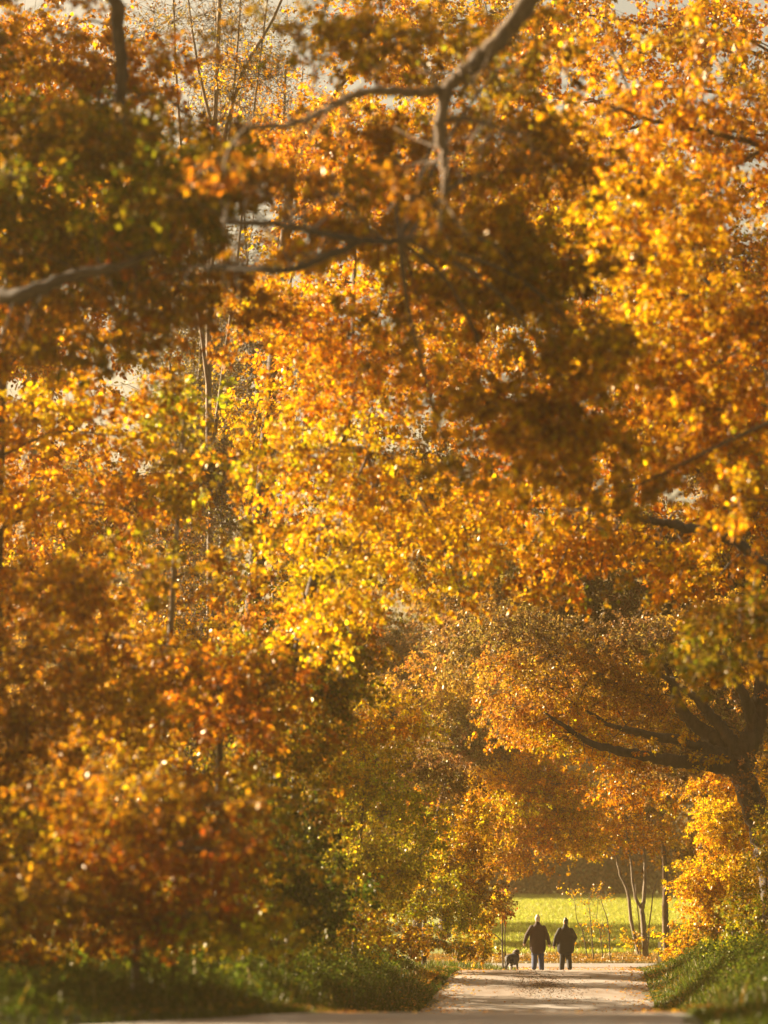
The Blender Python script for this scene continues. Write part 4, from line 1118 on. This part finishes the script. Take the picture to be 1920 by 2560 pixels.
pa, za = walker('fair haired walker in brown jacket and blue jeans holding the dog lead', 5.07, 100, 1.85,
    {'jacket': cloth('brown_jacket', (0.022, 0.009, 0.008), (0.042, 0.018, 0.015)), 'trousers': cloth('blue_denim', (0.018, 0.03, 0.075), (0.035, 0.055, 0.12)),
     'hair': plain_material('fair_hair', (0.50, 0.40, 0.26), (0.62, 0.52, 0.36), 60, .6)},
    arms=[((-.345, -.06, 1.16), (-.42, .05, .93), (-.12, .1, -1)), ((.305, -.04, 1.14), (.375, .06, .90), (.1, .15, -1))],
    legs=[((-.105, .05, .50), (-.13, -.20, .14), (-.135, -.04, .035)), ((.11, .10, .50), (.13, .20, .10), (.14, .36, .03))],
    girth=1.14, hem=.72)
pb, zb = walker('dark haired stout walker in black jacket and black trousers, head turned left', 6.00, 100.15, 1.755,
    {'jacket': cloth('black_jacket', (0.008, 0.006, 0.006), (0.017, 0.013, 0.012)), 'trousers': cloth('black_trousers', (0.01, 0.01, 0.011), (0.022, 0.02, 0.02)),
     'hair': plain_material('dark_hair', (0.012, 0.01, 0.009), (0.03, 0.024, 0.02), 60, .55)},
    arms=[((-.325, -.05, 1.16), (-.385, .05, .90), (-.08, .15, -1)), ((.335, -.06, 1.15), (.27, .20, .98), (-.5, .7, -.5))],
    legs=[((-.10, .10, .50), (-.125, .20, .10), (-.135, .36, .03)), ((.10, .05, .50), (.12, -.20, .14), (.125, -.04, .035))],
    girth=1.3, hem=.74, head_yaw=R(38))

# dog
dx, dy = 4.17, 98.7
dz = float(ground(dx, dy)) + .035
D = empty('dog', (dx, dy, dz)); tag(D, 'shaggy black dog with pale topped head walking on a lead', 'dog')
M_FUR = plain_material('black_fur', (0.008, 0.006, 0.005), (0.03, 0.02, 0.014), 50, .75, .6, .05)
M_TAN = plain_material('tan_fur', (0.35, 0.23, 0.12), (0.5, 0.36, 0.2), 50, .75, .6)
M_WHITE = plain_material('white_fur', (0.62, 0.56, 0.48), (0.75, 0.7, 0.6), 50, .75, .6)
ya = R(-24)
def dg_(f, s, z): return np.array([-math.sin(ya) * f + math.cos(ya) * s, math.cos(ya) * f + math.sin(ya) * s, z])
S = Solid()
S.loft([dg_(-.30, 0, .40), dg_(-.18, 0, .41), dg_(0, 0, .40), dg_(.16, 0, .38), dg_(.27, 0, .40)], [(.135, .14), (.155, .15), (.165, .165), (.175, .19), (.145, .16)], 20)
S.loft([dg_(.20, 0, .44), dg_(.30, 0, .53), dg_(.345, 0, .60)], [.13, .11, .095])
S.loft([dg_(.33, 0, .60), dg_(.40, 0, .625), dg_(.47, 0, .595), dg_(.545, 0, .575)], [(.088, .088), (.09, .085), (.055, .05), (.036, .034)])
for s in (-1, 1):
    S.loft([dg_(.36, s * .065, .665), dg_(.365, s * .105, .63), dg_(.365, s * .11, .575)], [(.022, .03), (.02, .035), (.016, .025)], 10)
    S.loft([dg_(.20, s * .085, .38), dg_(.19, s * .09, .27), dg_(.21 + s * .03, s * .085, .16), dg_(.20 + s * .06, s * .085, .05), dg_(.235 + s * .06, s * .085, .025)], [.07, .048, .032, .028, .03], 12)
    S.loft([dg_(-.24, s * .075, .38), dg_(-.20 - s * .02, s * .085, .27), dg_(-.31 - s * .03, s * .085, .17), dg_(-.29 - s * .05, s * .085, .05), dg_(-.25 - s * .05, s * .085, .025)], [.09, .065, .036, .028, .03], 12)
S.loft([dg_(-.36, 0, .46), dg_(-.46, .01, .43), dg_(-.53, .03, .35), dg_(-.57, .05, .27)], [.04, .05, .05, .025], 12)
S.make('body', M_FUR, D, .009, 2)
Sc = Solid(); Sc.loft([dg_(.34, 0, .672), dg_(.40, 0, .69), dg_(.45, 0, .65)], [(.05, .03), (.055, .03), (.035, .02)]); Sc.make('head_patch', M_TAN, D, .006, 1)
Sc = Solid(); Sc.loft([dg_(-.36, .085, .14), dg_(-.345, .085, .05), dg_(-.30, .085, .026)], [.037, .034, .035]); Sc.make('white_sock', M_WHITE, D, .006, 1)
col = Tubes(); ringp = [dg_(.285, 0, .515) + .122 * (math.cos(a) * dg_(0, 1, 0) + math.sin(a) * (dg_(-.7, 0, .72))) for a in np.linspace(0, 2 * math.pi, 20)]
col.add(ringp, [.009] * 20, 6)
link('collar', col.mesh('collar'), plain_material('collar_leather', (0.10, 0.03, 0.02), (0.16, 0.05, 0.03), 30, .5), None).parent = D
k = 1.85 / 1.8
hnd = np.array([5.07, 100, za]) + np.array([-.43 * k, .06, .83 * k])
nck = np.array([dx, dy, dz]) + dg_(.24, .02, .60)
ld = Tubes(); ld.add(spline([hnd + [0, -.01, .05], hnd, (hnd + nck) / 2 - [0, 0, .05], nck], 16), [.008] * 16, 6)
tag(link('dog_lead', ld.mesh('dog_lead'), plain_material('lead_webbing', (0.06, 0.03, 0.02), (0.1, 0.05, 0.03), 30, .7)), 'thin brown lead running from the walker\'s hand down to the dog', 'dog lead')

# marker post at the junction
px_, py_ = float(W(1649, 2365, 111.5)[0]), 111.5
pz = float(ground(px_, py_))
Pm = empty('marker_post', (px_, py_, pz)); tag(Pm, 'white roadside marker post half hidden behind the right bank', 'marker post')
def post_py(z0, z1, w, t):
    prof = [(-w, -t), (w, -t), (w * .75, t * .4), (0, t), (-w * .75, t * .4)]
    vs = [(a, b, z0) for a, b in prof] + [(a, b * .9, z1 + (-.02 if b > 0 else .02)) for a, b in prof]
    n_ = len(prof)
    fs = [tuple(reversed(range(n_))), tuple(range(n_, 2 * n_))] + [(i, (i + 1) % n_, n_ + (i + 1) % n_, n_ + i) for i in range(n_)]
    return vs, fs
M_PW = plain_material('white_plastic', (0.72, 0.72, 0.72), (0.8, 0.8, 0.8), 8, .5)
M_PB = plain_material('black_plastic', (0.015, 0.015, 0.015), (0.03, 0.03, 0.03), 8, .5)
link('post', mesh_py('post', *post_py(-.2, 1.0, .06, .05), False), M_PW, None).parent = Pm
link('dark_band', mesh_py('dark_band', *post_py(.55, .74, .0625, .0525), False), M_PB, None).parent = Pm
link('reflector', mesh_py('reflector', [(-.02, -.058, .60), (.02, -.058, .60), (.02, -.058, .70), (-.02, -.058, .70), (-.02, -.05, .60), (.02, -.05, .60), (.02, -.05, .70), (-.02, -.05, .70)],
     [(0, 1, 2, 3), (4, 7, 6, 5), (0, 4, 5, 1), (1, 5, 6, 2), (2, 6, 7, 3), (3, 7, 4, 0)], False), plain_material('amber_reflector', (0.5, 0.2, 0.03), (0.6, 0.26, 0.04), 8, .3), None).parent = Pm

# ------------------------------------------------------------------ haze
m, n, out = mat_new('warm_haze')
v = n.nodes.new('ShaderNodeVolumePrincipled')
v.inputs['Color'].default_value = (1.0, 0.72, 0.34, 1)
v.inputs['Density'].default_value = 0.00032
v.inputs['Anisotropy'].default_value = 0.35
n.links.new(v.outputs[0], out.inputs['Volume'])
hv = [(x, y, z) for x in (-570, 570) for y in (-70, 1010) for z in (-3, 50)]
hz = link('haze', mesh_py('haze', hv, [(0, 1, 3, 2), (4, 6, 7, 5), (0, 4, 5, 1), (2, 3, 7, 6), (0, 2, 6, 4), (1, 5, 7, 3)], False), m)
tag(hz, kind='stuff')
